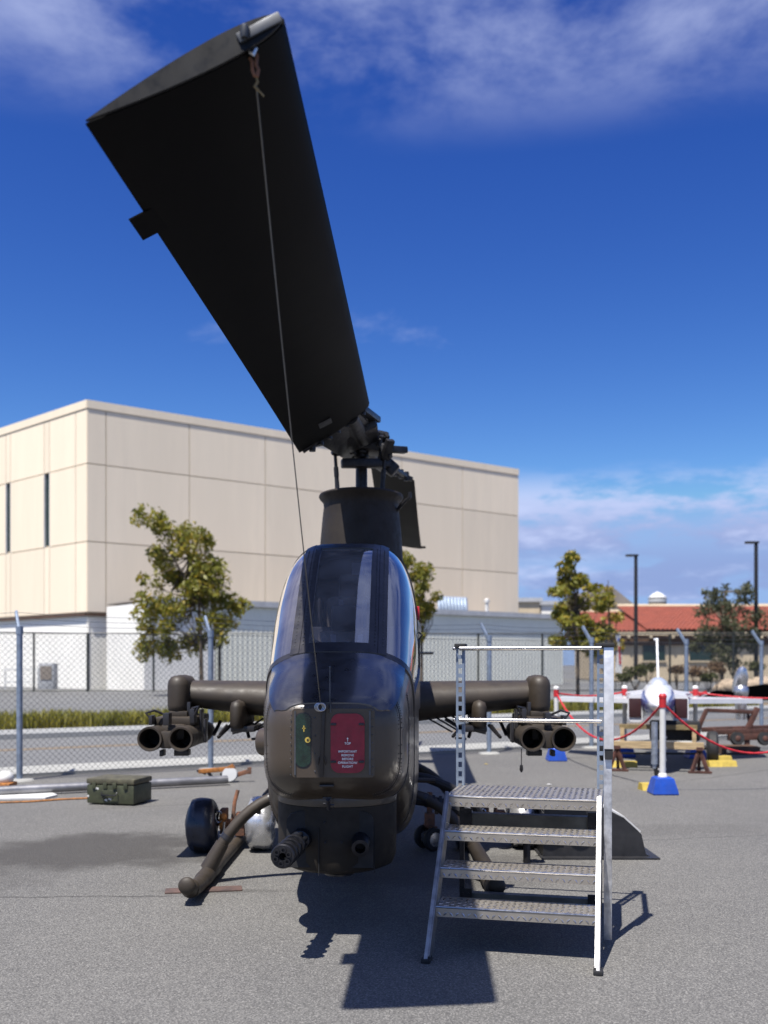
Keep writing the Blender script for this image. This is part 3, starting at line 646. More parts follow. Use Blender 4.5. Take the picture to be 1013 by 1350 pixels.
def farblock(name, label, px0, px1, pyt, D, m, roofpts=None, zb=0.0, depth=10, wins=0):
    a, c = at(px0, pyt, D), at(px1, pyt, D)
    t = thing(name, label, 'building', ((a.x + c.x) / 2, D, 0))
    part('wall', B().box(((a.x + c.x) / 2, D + depth / 2, a.z / 2), (c.x - a.x, depth, a.z)), m, t)
    for i in range(wins):
        x = lerp(a.x, c.x, (i + .5) / wins); part('window', B().box((x, D - .02, a.z * .72), ((c.x - a.x) / wins * .5, .1, a.z * .16)), M_win, t)
    if roofpts:
        part('roof', B().poly([at(x, y, D - .5) for x, y in roofpts], (0, depth + 1, 0)), M_roofgrey, t)
    else: part('parapet', B().box(((a.x + c.x) / 2, D + depth / 2, a.z + .2), (c.x - a.x + .6, depth + .6, .5)), M_trim, t)
    return t
farblock('hip_roof_hall', 'distant hall with grey pitched roof above the red tiles', 776, 836, 798, 140, M_tan, [(770, 798), (838, 798), (812, 777), (795, 772), (782, 776)], wins=4)
farblock('distant_building', 'small yellow tan building at the right foot of the cream wall', 684, 712, 793, 120, M_tan, wins=2)
farblock('distant_building', 'small pale building left of the right hand young tree', 714, 734, 797, 125, M_whitewall, wins=0)
farblock('distant_building', 'long low grey building behind the water tank', 838, 925, 801, 190, M_roofgrey, wins=8)
farblock('distant_building', 'flat pale building on the skyline by the right lamp post', 985, 1060, 799, 170, M_trim, wins=5)
q = at(867, 808, 150); t = thing('water_tank', 'round pale water tank with conical roof on the skyline', 'water tank', (q.x, q.y, 0))
rad = 11.5 / FPX * 150
part('drum', B().lathe([(rad, 0), (rad, at(0, 788, 150).z)], (q.x, q.y, 0), 28), M_roofgrey, t)
part('band', B().lathe([(rad * 1.04, at(0, 794, 150).z), (rad * 1.04, at(0, 790, 150).z)], (q.x, q.y, 0), 28), M_tank, t)
part('roof', B().lathe([(rad * 1.05, at(0, 788, 150).z), (rad * .5, at(0, 782.5, 150).z), (0.02, at(0, 780, 150).z)], (q.x, q.y, 0), 28), M_white, t)
def lamp(px, pyt, D, label):
    a = at(px, pyt, D); t = thing('street_lamp', label, 'street lamp', (a.x, D, LOT), 'black lamp posts')
    part('pole', B().tube([V(a.x, D, LOT), V(a.x, D, a.z)], [.11, .085], 10), M_lamp, t)
    part('base', B().lathe([(.2, 0), (.2, .3), (.12, .34)], (a.x, D, LOT), 12), M_conc2, t)
    hd = part('lamp_head', B().box((a.x - .2, D, a.z + .03), (.62, .28, .09), bev=.02), M_lamp, t)
    part('lens', B().box((a.x - .3, D, a.z - .022), (.3, .2, .02)), M_tank, hd)
lamp(838.5, 733, 50, 'black lamp post left of the water tank'); lamp(997, 716, 46, 'tall black lamp post at the right edge')
q = at(818, 890, 45); t = thing('feather_flag', 'white feather flag with blue and red print by the fence', 'flag', (q.x, q.y, LOT))
pts = [(811, 886), (815, 850), (812, 838), (814, 834), (817, 835), (819, 842), (820, 862), (820, 888)]
part('cloth', B().poly([at(x, y, 45) for x, y in pts], (0, .03, 0)), M_white, t)
part('print', B().poly([at(x, y, 44.97) for x, y in ((814, 841), (817, 841), (818, 845), (815, 846))], (0, -.004, 0)), M_jetblue, t)
part('print', B().poly([at(x, y, 44.97) for x, y in ((815.5, 852), (818, 852), (819, 876), (816.5, 876))], (0, -.004, 0)), M_redp, t)
part('pole', B().tube([V(q.x - .2, 45.05, LOT), at(812, 850, 45.05), at(812, 838, 45.05), at(815, 833, 45.05)], .02, 6), M_lamp, t)

# ------------------------------------------------------------------ helicopter
HY = 10.3; HR = V(-0.235, HY, 0)
heli = thing('attack_helicopter', 'dark brown attack helicopter with drooping black rotor blades facing the viewer', 'helicopter', HR)
def ax(D): return -0.235 - 0.0125 * (HY - D)
def H(x, D, z): return V(ax(D) + x, D, z)
def hp(name, b, m, parent=None, **k): return part(name, b, m, parent or heli, **k)
class Tab:
    def __init__(s, *p):
        s.x = [a for a, _ in p]; s.y = [c for _, c in p]; n = len(p); d = [(s.y[i + 1] - s.y[i]) / (s.x[i + 1] - s.x[i]) for i in range(n - 1)]
        s.m = [d[0]] + [0 if d[i - 1] * d[i] <= 0 else 2 * d[i - 1] * d[i] / (d[i - 1] + d[i]) for i in range(1, n - 1)] + [d[-1]]
    def __call__(s, t):
        if t <= s.x[0]: return s.y[0]
        if t >= s.x[-1]: return s.y[-1]
        i = max(k for k in range(len(s.x) - 1) if s.x[k] <= t); h = s.x[i + 1] - s.x[i]; u = (t - s.x[i]) / h
        return (2 * u**3 - 3 * u**2 + 1) * s.y[i] + (u**3 - 2 * u**2 + u) * h * s.m[i] + (-2 * u**3 + 3 * u**2) * s.y[i + 1] + (u**3 - u**2) * h * s.m[i + 1]
Tw = Tab((5.545, .235), (5.56, .275), (5.60, .328), (5.66, .370), (5.76, .405), (5.95, .436), (6.2, .458), (6.6, .492), (6.9, .516), (7.3, .530), (8, .53), (9, .51), (11, .49), (12.5, .42), (13.5, .30), (18.5, .13))
Tt = Tab((5.545, 1.365), (5.56, 1.392), (5.60, 1.425), (5.66, 1.458), (5.76, 1.51), (5.95, 1.60), (6.15, 1.685), (6.3, 1.79), (6.65, 2.06), (7.0, 2.31), (7.3, 2.47), (7.6, 2.545), (8.4, 2.58), (9.2, 2.6), (10.3, 2.62), (12, 2.42), (13.5, 2.02), (18.5, 1.8))
Tb = Tab((5.545, 1.0), (5.56, .965), (5.60, .92), (5.66, .875), (5.76, .83), (5.95, .785), (6.2, .755), (6.36, .66), (6.5, .50), (6.8, .43), (10, .45), (12, .75), (13.5, 1.25), (18.5, 1.5))
Tm = Tab((5.545, 1.19), (6.0, 1.22), (6.6, 1.30), (12, 1.4), (13.5, 1.62), (18.5, 1.65))
Tn = Tab((5.545, 4.5), (5.7, 3.9), (6.1, 3.6), (6.6, 3.6), (7.3, 3.8), (9, 3.8), (12, 3), (18.5, 2))
Tl = Tab((5.545, 4.5), (5.7, 4.2), (6.2, 4.2), (6.5, 5.5), (7, 6), (10, 5), (12, 3), (18.5, 2))
def S(D, th, off=0.0):                 # skin point; th=0 widest line, +90 top, -90 keel, side sign apart
    n = Tn(D) if th >= 0 else Tl(D); c, s_ = max(0, math.cos(th)), math.sin(th)
    x = (Tw(D) + off) * c ** (2 / n); zm = Tm(D)
    z = zm + ((Tt(D) + off - zm) * s_ ** (2 / n) if th >= 0 else -(zm - Tb(D) + off) * (-s_) ** (2 / n))
    return x, z
def th_of_x(D, x): n = Tn(D); return math.acos(min(1, (x / Tw(D)) ** (n / 2)))
XB0, XB1 = 0.198, 0.280                # windscreen half width and outer edge of its bars
def Db(f):                             # depth of the hood / canopy line, f=0 at the sill .. 1 at the bar
    return 6.16 + 0.25 * (1 - f) ** 2.0
def colpt(D, f, side, off=0.0):        # f in [0,1]: sill to bar; [1,2] bar; [2,3] to the centreline
    t1 = th_of_x(D, min(XB1, Tw(D) * .9)); t0 = th_of_x(D, min(XB0, Tw(D) * .8))
    th = t1 * f if f <= 1 else (lerp(t1, t0, f - 1) if f <= 2 else lerp(t0, math.pi / 2, f - 2))
    x, z = S(D, th, off); return H(side * x, D, z)
def patch(D0f, D1f, f0, f1, side, nr=14, nc=10, off=0.0, thick=0.0):
    b = B(); rows = []
    for i in range(nr + 1):
        row = []
        for j in range(nc + 1):
            f = lerp(f0, f1, j / nc); a = D0f(f) if callable(D0f) else D0f; e = D1f(f) if callable(D1f) else D1f
            row.append(colpt(lerp(a, e, i / nr), f, side, off))
        rows.append(row)
    b.loft(rows, closed=False); return b
# nose and lower hull skin: full rings, the canopy region left open
b = B()
nose = []
ths = [-math.pi / 2 + math.pi / 2 * k / 14 for k in range(14)]
fs = [k / 10 for k in range(11)] + [1.5] + [2 + k / 4 for k in range(5)]
def fullring(getD, off=0.0):
    half = []
    for th in ths:
        D = getD(-1); x, z = S(D, th, off); half.append((x, D, z))
    R_ = [H(x, D, z) for x, D, z in half]; Lf = [H(-x, D, z) for x, D, z in half]
    R_ += [colpt(getD(min(f, 1)), f, 1, off) for f in fs]; Lf += [colpt(getD(min(f, 1)), f, -1, off) for f in fs]
    return R_[1:-1] + [R_[-1]] + Lf[1:-1][::-1] + [Lf[0]]
rings = []
for k in [0, .004, .012, .025, .045, .07, .1, .14, .18, .23, .29, .36, .44, .53, .62, .72, .82, .92, 1.0]:
    rings.append(fullring(lambda f, k=k: lerp(5.545, Db(f) if f >= 0 else 6.41, k)))
cen = [sum((p.x for p in rings[0])) / len(rings[0]), sum((p.z for p in rings[0])) / len(rings[0])]
cap = [[V(cen[0] + (p.x - cen[0]) * q, p.y - 0.004 * (1 - q), cen[1] + (p.z - cen[1]) * q) for p in rings[0]] for q in (0.02, .5, .85)]
b.loft(cap + rings, cap0=True)
hull = hp('fuselage', b, M_paint, angle=50)
b = B(); rows = []
for i in range(31):
    D = lerp(6.41, 9.0, i / 30)
    r_ = [H(S(D, th)[0], D, S(D, th)[1]) for th in ths] + [H(S(D, 0)[0], D, S(D, 0)[1])]; l_ = [V(2 * ax(D) - p.x, p.y, p.z) for p in r_]
    rows.append(l_[::-1] + r_[1:])
b.loft(rows, closed=False)
rows = []
for i in range(40):
    D = lerp(9.0, 18.5, i / 39); ring = []
    for k in range(48):
        a = 2 * math.pi * k / 48; th = math.asin(max(-1, min(1, math.sin(a)))); x, z = S(D, th); ring.append(H(x if math.cos(a) >= 0 else -x, D, z))
    rows.append(ring)
b.loft(rows, cap0=True, cap1=True)
hp('rear_fuselage', b, M_paint, angle=50)
M_hood = mat('semi gloss black hood paint', (0.020, 0.018, 0.018), 0.34, var=.2, scale=5, coat=1.0, spec=.8)
# canopy: three panes, bars, sills
DE = 8.9
def shift(f, d): return lambda q: Db(min(q, 1)) + d
b = patch(6.24, 7.36, 2.06, 3.0, 1, 20, 4, -0.004); b2 = patch(6.24, 7.36, 2.06, 3.0, -1, 20, 4, -0.004); b.add(b2.v, b2.f)
hp('windscreen', b, M_hide, angle=60)
for sd in (1, -1):
    b = patch(lambda f: Db(f) + .03, 8.5, 0.05, 0.97, sd, 34, 20, -0.002)
    hp('side_window', b, M_plexi, label='bulged clear side window of the canopy', angle=60)
def strip(D0f, D1f, f0, f1, sides=(1, -1), nr=24, nc=4, up=0.010, dn=-0.012):
    bb = B()
    for sd in sides:
        a, c = patch(D0f, D1f, f0, f1, sd, nr, nc, up), patch(D0f, D1f, f0, f1, sd, nr, nc, dn)
        n = nc + 1; bb.add(a.v, a.f); bb.add(c.v, c.f)
        for k in range(nr): 
            for e in (0, nc):
                i0, i1 = k * n + e, (k + 1) * n + e; bb.quad(a.v[i0], a.v[i1], c.v[i1], c.v[i0])
        for k in range(nc):
            for rr in (0, nr): i0, i1 = rr * n + k, rr * n + k + 1; bb.quad(a.v[i0], a.v[i1], c.v[i1], c.v[i0])
    return bb
for sd in (1, -1):
    hp('windscreen_bar', strip(6.165, 8.6, .96, 1.5, (sd,), up=.012), M_frame, angle=40)
    hp('windscreen_bar', strip(6.165, 8.6, 1.52, 2.08, (sd,), up=.009), M_frame, angle=40)
    hp('side_window_frame', strip(lambda f: Db(f) - .012, lambda f: Db(f) + .038, 0.0, 1.0, (sd,), nr=3, nc=20, up=.008), M_frame)
    hp('sill_rail', strip(6.39, 9.0, 0.0, 0.06, (sd,), nr=30, nc=2, up=.010), M_paint)
    hp('canopy_arch', strip(7.62, 7.68, 0.05, 0.97, (sd,), nr=2, nc=20, up=.010), M_frame)
    hp('canopy_arch', strip(8.48, 9.02, 0.05, 0.97, (sd,), nr=4, nc=20, up=.006), M_paint)
    bb = B()                             # rows of fasteners on the bars
    for k in range(34):
        D = lerp(6.24, 7.3, k / 33)
        for f in (1.12, 1.75): p = colpt(D, f, sd, .014); bb.ball(p, .0042, 6, 4)
    hp('rivets', bb, M_tip, kind='stuff')
hp('windscreen_base', strip(6.165, 6.25, 2.06, 3.0, up=.009), M_frame, angle=40)
hp('windscreen_top', strip(7.34, 8.6, 2.06, 3.0, up=.006), M_frame, angle=40)
hp('cowl_front', strip(8.58, 9.05, .9, 3.0, up=.004), M_paint)
hood = strip(lambda f: 5.566 + .10 * max(0, 1 - f), lambda f: Db(min(f, 1)) - .006, .52, 3.0, nr=18, nc=22, up=.007, dn=-.004)
hp('anti_glare_hood', hood, M_hood, angle=40)
def ringpts(D, a0, a1, sd, off, n=40):
    q = []
    for k in range(n + 1):
        th = R(lerp(a0, a1, k / n)); x, z = S(D, th, off); q.append(H(sd * x, D, z))
    return q
for sd in (-1, 1):
    for D, a0, a1 in ((5.70, -70, 28), (5.99, -62, 20), (6.48, -50, 8)):
        hp('panel_seam', B().tube(ringpts(D, a0, a1, sd, .0005), .0022, 5), M_dark)
        bb = B()
        for dd in (-.022, .022):
            for p in ringpts(D + dd, a0, a1, sd, .001, 34): bb.ball(p, .0036, 6, 4)
        hp('rivets', bb, M_paint, kind='stuff')
# cockpit interior
b = B(); rows = []
for i in range(9):
    D = lerp(6.5, 8.9, i / 8); wd = Tw(D) - .03; rows.append([H(-wd, D, 1.26), H(-wd + .05, D, .9), H(wd - .05, D, .9), H(wd, D, 1.26)])
b.loft(rows, closed=False); hp('cockpit_tub', b, M_dark)
b = B(); b.box(H(0, 6.62, 1.42), (.62, .3, .28), bev=.05); hp('instrument_panel', b, M_panel)
b = B(); b.box(H(.05, 6.55, 1.66), (.2, .22, .2), bev=.04); b.lathe([(.05, 0), (.05, .12), (.035, .14)], H(.02, 6.42, 1.72), 12, Quaternion((1, 0, 0), R(100))); b.tube([H(-.06, 6.6, 1.7), H(-.2, 6.65, 1.78), H(-.22, 6.7, 1.62)], .025, 8); hp('gun_sight', b, M_gun)
def seat(D, z):
    b = B(); b.box(H(0, D, z), (.46, .42, .12), bev=.04); b.box(H(0, D + .24, z + .36), (.44, .13, .66), Quaternion((1, 0, 0), R(-8)), bev=.05)
    o = hp('seat', b, M_seat); b = B(); b.box(H(0, D + .27, z + .78), (.24, .1, .2), bev=.04); hp('headrest', b, M_panel, o)
    b = B()
    for sd in (-1, 1): b.bar(H(sd * .1, D + .2, z + .66), H(sd * .07, D + .15, z + .1), .04, .01)
    hp('harness', b, M_cloth, o)
    b = B()
    for sd in (-1, 1): b.box(H(sd * .27, D + .16, z + .38), (.025, .3, .56), bev=.012)
    hp('armour_wing', b, M_panel, o)
seat(7.05, 1.18); seat(8.05, 1.5)
b = B(); b.box(H(0, 7.6, 1.75), (.8, .05, .32), bev=.02); hp('rear_instrument_panel', b, M_panel)
b = B(); b.box(H(-.14, 6.5, 1.575), (.28, .3, .03), bev=.012); hp('map_cloth', b, M_cloth)
b = B(); b.box(H(.075, 7.3, 2.33), (.085, .004, .09)); hp('mirror', b, M_tank)
# nose front: recessed window plate, red cover, green window, bracket
yF = 5.538
def rounded(x0, x1, z0, z1, r, D, d=0.012, chamf=()):
    pts = []
    for i, (cx, cz, a0) in enumerate(((x1 - r, z1 - r, 0), (x0 + r, z1 - r, 90), (x0 + r, z0 + r, 180), (x1 - r, z0 + r, 270))):
        for k in range(7): a = R(a0 + 15 * k); pts.append(H(cx + r * math.cos(a), D, cz + r * math.sin(a)))
    return B().poly(pts, (0, d, 0))
hp('front_plate', rounded(-.222, .242, .985, 1.372, .02, yF, .03), M_paint)
hp('plate_edge', B().bar(H(.215, yF - .003, 1.0), H(.215, yF - .003, 1.36), .012, .01).bar(H(-.205, yF - .003, 1.0), H(-.205, yF - .003, 1.36), .008, .008), M_tip)
cover = hp('red_cover', rounded(-.004, .186, 1.012, 1.345, .05, yF - .016, .014), M_red, label='red sight cover with white warning lettering')
gw = hp('sight_window', rounded(-.202, -.118, 1.045, 1.345, .038, yF - .005, .006), M_green, label='narrow dark green sight window')
for (x0, x1, z0, z1, r) in ((-.208, -.112, 1.039, 1.351, .042),): hp('window_rim', rounded(x0, x1, z0, z1, r, yF - .002, .004), M_frame, gw)
b = B(); b.lathe([(.016, 0), (.016, .004)], H(-.133, yF - .009, 1.197), 14, Quaternion((1, 0, 0), R(90))); hp('yellow_tag', b, M_yellow, gw)
b = B(); b.lathe([(.006, 0), (.006, .003)], H(-.133, yF - .012, 1.197), 10, Quaternion((1, 0, 0), R(90))); hp('tag_hole', b, M_dark, gw)
b = B(); b.box(H(-.155, yF - .006, 1.26), (.006, .004, .035)); b.box(H(-.155, yF - .006, 1.262), (.018, .004, .006)); hp('window_mark', b, M_yellow, gw)
b = B()
for z in (1.285, 1.075):
    for x in (.012, .168): b.box(H(x, yF - .02, z), (.03, .012, .013), bev=.003)
hp('cover_latch', b, M_frame, cover)
def text(body, size, x, z, D, m, parent):
    cu = bpy.data.curves.new('t', 'FONT'); cu.body = body; cu.size = size; cu.align_x = 'CENTER'; cu.extrude = .0012; cu.space_character = 1.08; cu.offset = .0004
    ob = bpy.data.objects.new('t', cu); COL.objects.link(ob); dg = bpy.context.evaluated_depsgraph_get()
    me = bpy.data.meshes.new_from_object(ob.evaluated_get(dg)); bpy.data.objects.remove(ob)
    base = rootloc(parent); p = H(x, D, z); me.transform(Matrix.Translation(p - base) @ Matrix.Rotation(R(90), 4, 'X'))
    me.materials.clear(); me.materials.append(m); me.name = 'lettering'
    o = bpy.data.objects.new('lettering', me); COL.objects.link(o); o.parent = parent
cx = .091; yT = yF - .0185
for s_, z in (('TOP', 1.172), ('IMPORTANT', 1.127), ('REMOVE', 1.106), ('BEFORE', 1.085), ('OPERATION/', 1.064), ('FLIGHT', 1.043)): text(s_, .0175, cx, z, yT, M_letter, cover)
b = B(); b.bar(H(cx, yT, 1.189), H(cx, yT, 1.206), .003, .003); b.poly([H(cx - .006, yT, 1.203), H(cx + .006, yT, 1.203), H(cx, yT, 1.212)], (0, -.002, 0)); hp('arrow_mark', b, M_letter, cover)
# lever / bracket, pitot rod, screws
b = B(); b.bar(H(-.042, yF - .022, 1.385), H(-.056, yF - .022, .99), .022, .02, bev=.005); b.box(H(-.04, yF - .02, 1.385), (.05, .03, .03), bev=.006); b.tube([H(-.075, yF - .02, 1.06), H(-.068, yF - .026, 1.10), H(-.05, yF - .026, 1.12), H(-.035, yF - .026, 1.09), H(-.03, yF - .02, 1.06)], .005, 6); hp('tie_down_bracket', b, M_paintm)
b = B(); b.tube([H(-.005, yF - .015, 1.35), H(-.008, yF - .02, 1.42), H(-.008, yF - .02, 1.60)], [.006, .004, .003], 6); b.ball(H(-.008, yF - .02, 1.605), .006, 6, 4); hp('yaw_rod', b, M_tip)
b = B()
for k in range(9):
    for x in (-.23, .23): b.ball(H(x, yF - .0, 1.0 + .045 * k), .004, 6, 4)
for k in range(12): b.ball(H(-.21 + .04 * k, yF + .0, 1.378), .004, 6, 4)
for k in range(4): b.ball(H(-.095 + .003 * (k % 2), yF - .002, 1.32 - .1 * k), .005, 6, 4)
hp('screws', b, M_tip, kind='stuff')
for sd in (-1, 1):                          # round side cheeks
    q = Quaternion((0, 1, 0), R(90 * sd)) @ Quaternion((1, 0, 0), R(18 * sd))
    o = hp('sensor_boss', B().lathe([(.085, -.12), (.085, .02), (.078, .035), (.03, .042)], H(sd * (.43 if sd < 0 else .385), 6.0, 1.15), 22, q), M_paint)
b = B()
for z, wd in ((.935, .08), (.86, .05)): b.box(H(-.03, 5.62 if z < .9 else 5.575, z), (wd, .03, .012), bev=.003)
b.tube([H(-.02, 5.60, .80), H(-.02, 5.55, .86)], .012, 8); b.tube([H(-.05, 5.6, .83), H(.01, 5.6, .82)], .008, 6); hp('chin_fittings', b, M_frame, kind='stuff')
# chin turret
tcx, tcy = 0.0, 6.10
tur = hp('chin_turret', B().lathe([(.10, .375), (.28, .383), (.342, .41), (.362, .46), (.365, .60), (.365, .785)], H(tcx, tcy, 0), 48), mat('shade darkened turret paint', (0.019, 0.0150, 0.011), .65, var=.2, scale=6, spec=.3))  # drab brown paint darkened; the turret's shade is put into the colour
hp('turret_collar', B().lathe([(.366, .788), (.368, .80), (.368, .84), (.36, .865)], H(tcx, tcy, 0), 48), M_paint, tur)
hp('turret_foot', B().lathe([(.04, .352), (.09, .358), (.10, .372)], H(.02, 5.95, 0), 18), M_frame, tur)
for x, w_ in ((-.185, .19), (.155, .15)):
    dd = math.sqrt(.365**2 - x * x)
    b = B(); b.poly([H(x + w_ / 2 * math.cos(a), tcy - dd - .005, z) for a, z in [(R(0), .43), (R(180), .43), (R(180), .70)] + [(R(180 - 18 * k), .70 + .06 * math.sin(R(18 * k))) for k in range(1, 10)] + [(0, .70)]], (0, .2, 0)); hp('gun_slot', b, M_dark, tur)
b = B()
for x, z in ((-.055, .70), (-.05, .585), (.045, .585), (-.29, .5)): b.lathe([(.008, 0), (.008, .01)], H(x, tcy - math.sqrt(.365**2 - x * x) - .008, z), 8, Quaternion((1, 0, 0), R(-90)))
hp('turret_bolts', b, M_dark, tur, kind='stuff')
b = B()
for x in (-.088, .235): b.box(H(x, tcy - math.sqrt(.365**2 - x * x) - .002, .53), (.004, .006, .28))
hp('panel_seam', b, M_dark, tur)
g0, g1 = H(-.19, 5.78, .60), at(372, 1130, 5.22); gd = (g1 - g0).normalized(); q = gd.to_track_quat('Z', 'Y')
gunp = hp('minigun', B().lathe([(.06, -.15), (.062, .02), (.055, .06), (.03, .07)], g0, 20, q), M_gun)
Lg = (g1 - g0).length
for k in range(6):
    a = R(60 * k + 20); o_ = q @ V(.037 * math.cos(a), .037 * math.sin(a), 0)
    bb = B(); p = g0 + o_; e = g1 + o_; u = gd
    ring = lambda c, r: [c + q @ V(r * math.cos(2 * math.pi * j / 12), r * math.sin(2 * math.pi * j / 12), 0) for j in range(12)]
    bb.loft([ring(p, .0145), ring(e, .0145), ring(e, .009), ring(e - u * .08, .009)], cap1=True); hp('barrel', bb, M_gun, gunp)
for s_ in (.42, .62, .80, .985):
    wd = .022 if s_ < .9 else .016
    b = B(); b.lathe([(.02, -wd), (.062, -wd), (.066, -wd * .5), (.066, wd * .5), (.06, wd), (.02, wd)], g0 + gd * Lg * s_ - gd * (.02 if s_ > .9 else 0), 24, q, cap=False); hp('barrel_clamp', b, M_gun, gunp)
gl = hp('grenade_launcher', B().lathe([(.055, -.12), (.055, .06), (.05, .075), (.05, .16), (.03, .162), (.03, .06)], H(.155, 5.80, .59), 22, Quaternion((1, 0, 0), R(98)), cap=False), M_gun)
hp('muzzle_bore', B().lathe([(.030, 0), (.030, .01)], H(.155, 5.72, .58), 18, Quaternion((1, 0, 0), R(98))), M_dark, gl)
hp('launcher_shroud', B().lathe([(.075, -.2), (.07, .0), (.058, .03)], H(.155, 5.82, .615), 22, Quaternion((1, 0, 0), R(78))), M_gun, gl)
# side fittings on the image right: handle, lock, red tag
b = B(); b.box(H(.52, 7.35, 1.77), (.04, .06, .07), bev=.01); b.tube([H(.53, 7.35, 1.8), H(.555, 7.35, 1.84), H(.53, 7.35, 1.86)], .008, 6); b.box(H(.51, 7.0, 1.42), (.03, .2, .12), bev=.01); b.tube([H(.53, 7.3, 1.74), H(.535, 7.3, 1.5), H(.53, 7.3, 1.3)], .008, 6); hp('door_handle', b, M_frame)
b = B(); b.box(H(.53, 7.7, 2.02), (.03, .03, .11), bev=.01); hp('red_ribbon', b, M_redp)
b = B(); b.tube([H(.5, 7.0, .80), H(.64, 7.0, .795)], .018, 8); hp('step_peg', b, M_paintm)
# mast fairing, mast, hub, links
b = B(); b.lathe([(.46, 2.35), (.44, 2.6), (.42, 2.9), (.40, 3.12), (.385, 3.24), (.393, 3.29), (.425, 3.32), (.437, 3.345), (.43, 3.362), (.40, 3.365), (.3, 3.33)], H(0, HY - .1, 0), 40, sy=1.25); fair = hp('mast_fairing', b, mat('shade darkened matt fairing paint', (0.024, 0.019, 0.015), .65, spec=.3), angle=50)  # same aircraft paint, colour lowered to carry the shade under the rotor
b = B(); b.bar(H(-.08, HY - .66, 2.62), H(0, HY - .58, 2.86), .014, .02); b.bar(H(.08, HY - .66, 2.62), H(0, HY - .58, 2.86), .014, .02); b.bar(H(0, HY - .62, 2.6), H(0, HY - .50, 3.2), .012, .02); hp('fairing_ribs', b, M_frame, fair)
b = B(); b.tube([H(.36, HY - .25, 3.18), H(.46, HY - .32, 3.28), H(.50, HY - .34, 3.31), H(.50, HY - .34, 3.36)], .018, 8); hp('vent_tube', b, M_hub, fair)
hp('mast', B().lathe([(.07, 3.2), (.062, 3.4), (.06, 3.76), (.075, 3.78), (.075, 4.0), (.05, 4.06)], H(0, HY, 0), 20), M_hub)
L0, T0, L1, T1 = V(-.135, 9.0, 4.015), V(-.772, 9.0, 3.5515), V(-.334, 3.3, 3.78), V(-1.006, 3.32, 3.44)
A0, A2, A1, A3 = V(-.17, 12.0, 4.10), V(.37, 12.0, 3.86), V(-.02, 17.2, 3.80), V(.655, 17.2, 3.635)
hubc = H(0, HY, 3.92)
hub = hp('rotor_hub', B().box(hubc, (.42, .34, .16), Quaternion((0, 1, 0), R(8)), bev=.04).box(hubc + V(0, -.45, .0), (.34, .62, .15), Quaternion((0, 1, 0), R(-25)), bev=.04).box(hubc + V(.0, .45, .04), (.34, .62, .15), Quaternion((0, 1, 0), R(18)), bev=.04), M_hub)
for sgn, le, te in ((-1, L0, T0), (1, A0, A2)):
    qc = lerp(le, te, .3); cdir = (te - le).normalized()
    b = B(); b.tube([hubc + V(0, sgn * .3, 0), lerp(hubc, qc, .6), qc], [.12, .11, .09], 12, squash=.75); b.bar(hubc + V(0, sgn * .55, 0) - cdir * .2, lerp(le, te, .12), .09, .06, bev=.015); b.bar(lerp(hubc, qc, .45) + cdir * .1, lerp(le, te, .85), .05, .05, bev=.012)
    hp('blade_grip', b, M_hub, hub)
    b = B()
    for k in range(7):
        p = lerp(le, te, .1 + .12 * k) + V(0, -sgn * .05, -.01); b.lathe([(.03, -.05), (.034, 0), (.03, .06)], p, 10); 
    b.bar(lerp(le, te, .02), lerp(le, te, .96), .07, .05, bev=.01); hp('root_fittings', b, M_hub, hub)
    b = B(); b.ball(lerp(le, te, .55) + V(0, -sgn * .06, -.02), .026, 8, 6); hp('red_cap', b, M_redp, hub)
b = B(); cd0 = (T0 - L0).normalized(); b.bar(hubc + V(0, .1, .02), lerp(L0, T0, .46), .46, .09, bev=.02, up=cd0.cross(V(0, 1, 0))); hp('yoke', b, M_hub, hub)
b = B(); b.box(hubc + V(.14, .1, .13), (.30, .2, .07), Quaternion((0, 1, 0), R(12)), bev=.03); b.box(hubc + V(.15, .0, .0), (.3, .16, .1), bev=.03); b.bar(hubc + V(-.2, -.1, .0), hubc + V(.3, .1, -.04), .1, .07, bev=.02); hp('drive_links', b, M_hub, hub)
b = B(); b.box(H(.245, HY - .1, 3.80), (.12, .12, .18), Quaternion((0, 1, 0), R(14)), bev=.02); b.box(H(.30, HY, 3.68), (.16, .14, .14), Quaternion((0, 1, 0), R(40)), bev=.03); b.bar(H(-.2, HY - .2, 3.68), H(.3, HY - .1, 3.70), .12, .09, bev=.02); hp('pitch_horn', b, M_hub, hub)
rh = random.Random(21); b = B()
for k in range(26):
    p = hubc + V(rh.uniform(-.26, .28), rh.uniform(-.5, .3), rh.uniform(-.16, .12)); q = Quaternion((rh.random(), rh.random(), rh.random()), rh.uniform(0, 3))
    if k % 2: b.box(p, (rh.uniform(.03, .09), rh.uniform(.03, .12), rh.uniform(.02, .06)), q, bev=.006)
    else: b.lathe([(.012, -.04), (.02, -.03), (.02, .03), (.012, .04)], p, 8, q)
hp('hub_fittings', b, M_hub, hub, kind='stuff')
for x0, x1, zt in ((-.265, -.235, 3.80), (.245, .21, 3.76)):
    b = B(); a, e = H(x0, HY - .18, zt), H(x1, HY - .15, 3.30); b.tube([a, lerp(a, e, .3), lerp(a, e, .31), lerp(a, e, .5), lerp(a, e, .51), e], [.018, .018, .026, .026, .022, .03], 10); b.ball(a, .035, 10, 6); b.bar(a + V(0, 0, -.03), a + V(.06, -.12, .14), .09, .06, bev=.015); b.bar(a + V(.02, -.05, .06), a + V(.22, .1, .08), .08, .07, bev=.015); hp('pitch_link', b, M_hub)
def airfoil(n=18):
    up = []
    for k in range(n + 1):
        x = .5 - .5 * math.cos(math.pi * k / n); y = .6 * (.2969 * math.sqrt(x) - .126 * x - .3516 * x**2 + .2843 * x**3 - .1036 * x**4); up.append((x, y))
    return up + [(x, -y) for x, y in up[1:-1][::-1]]
AF = airfoil()
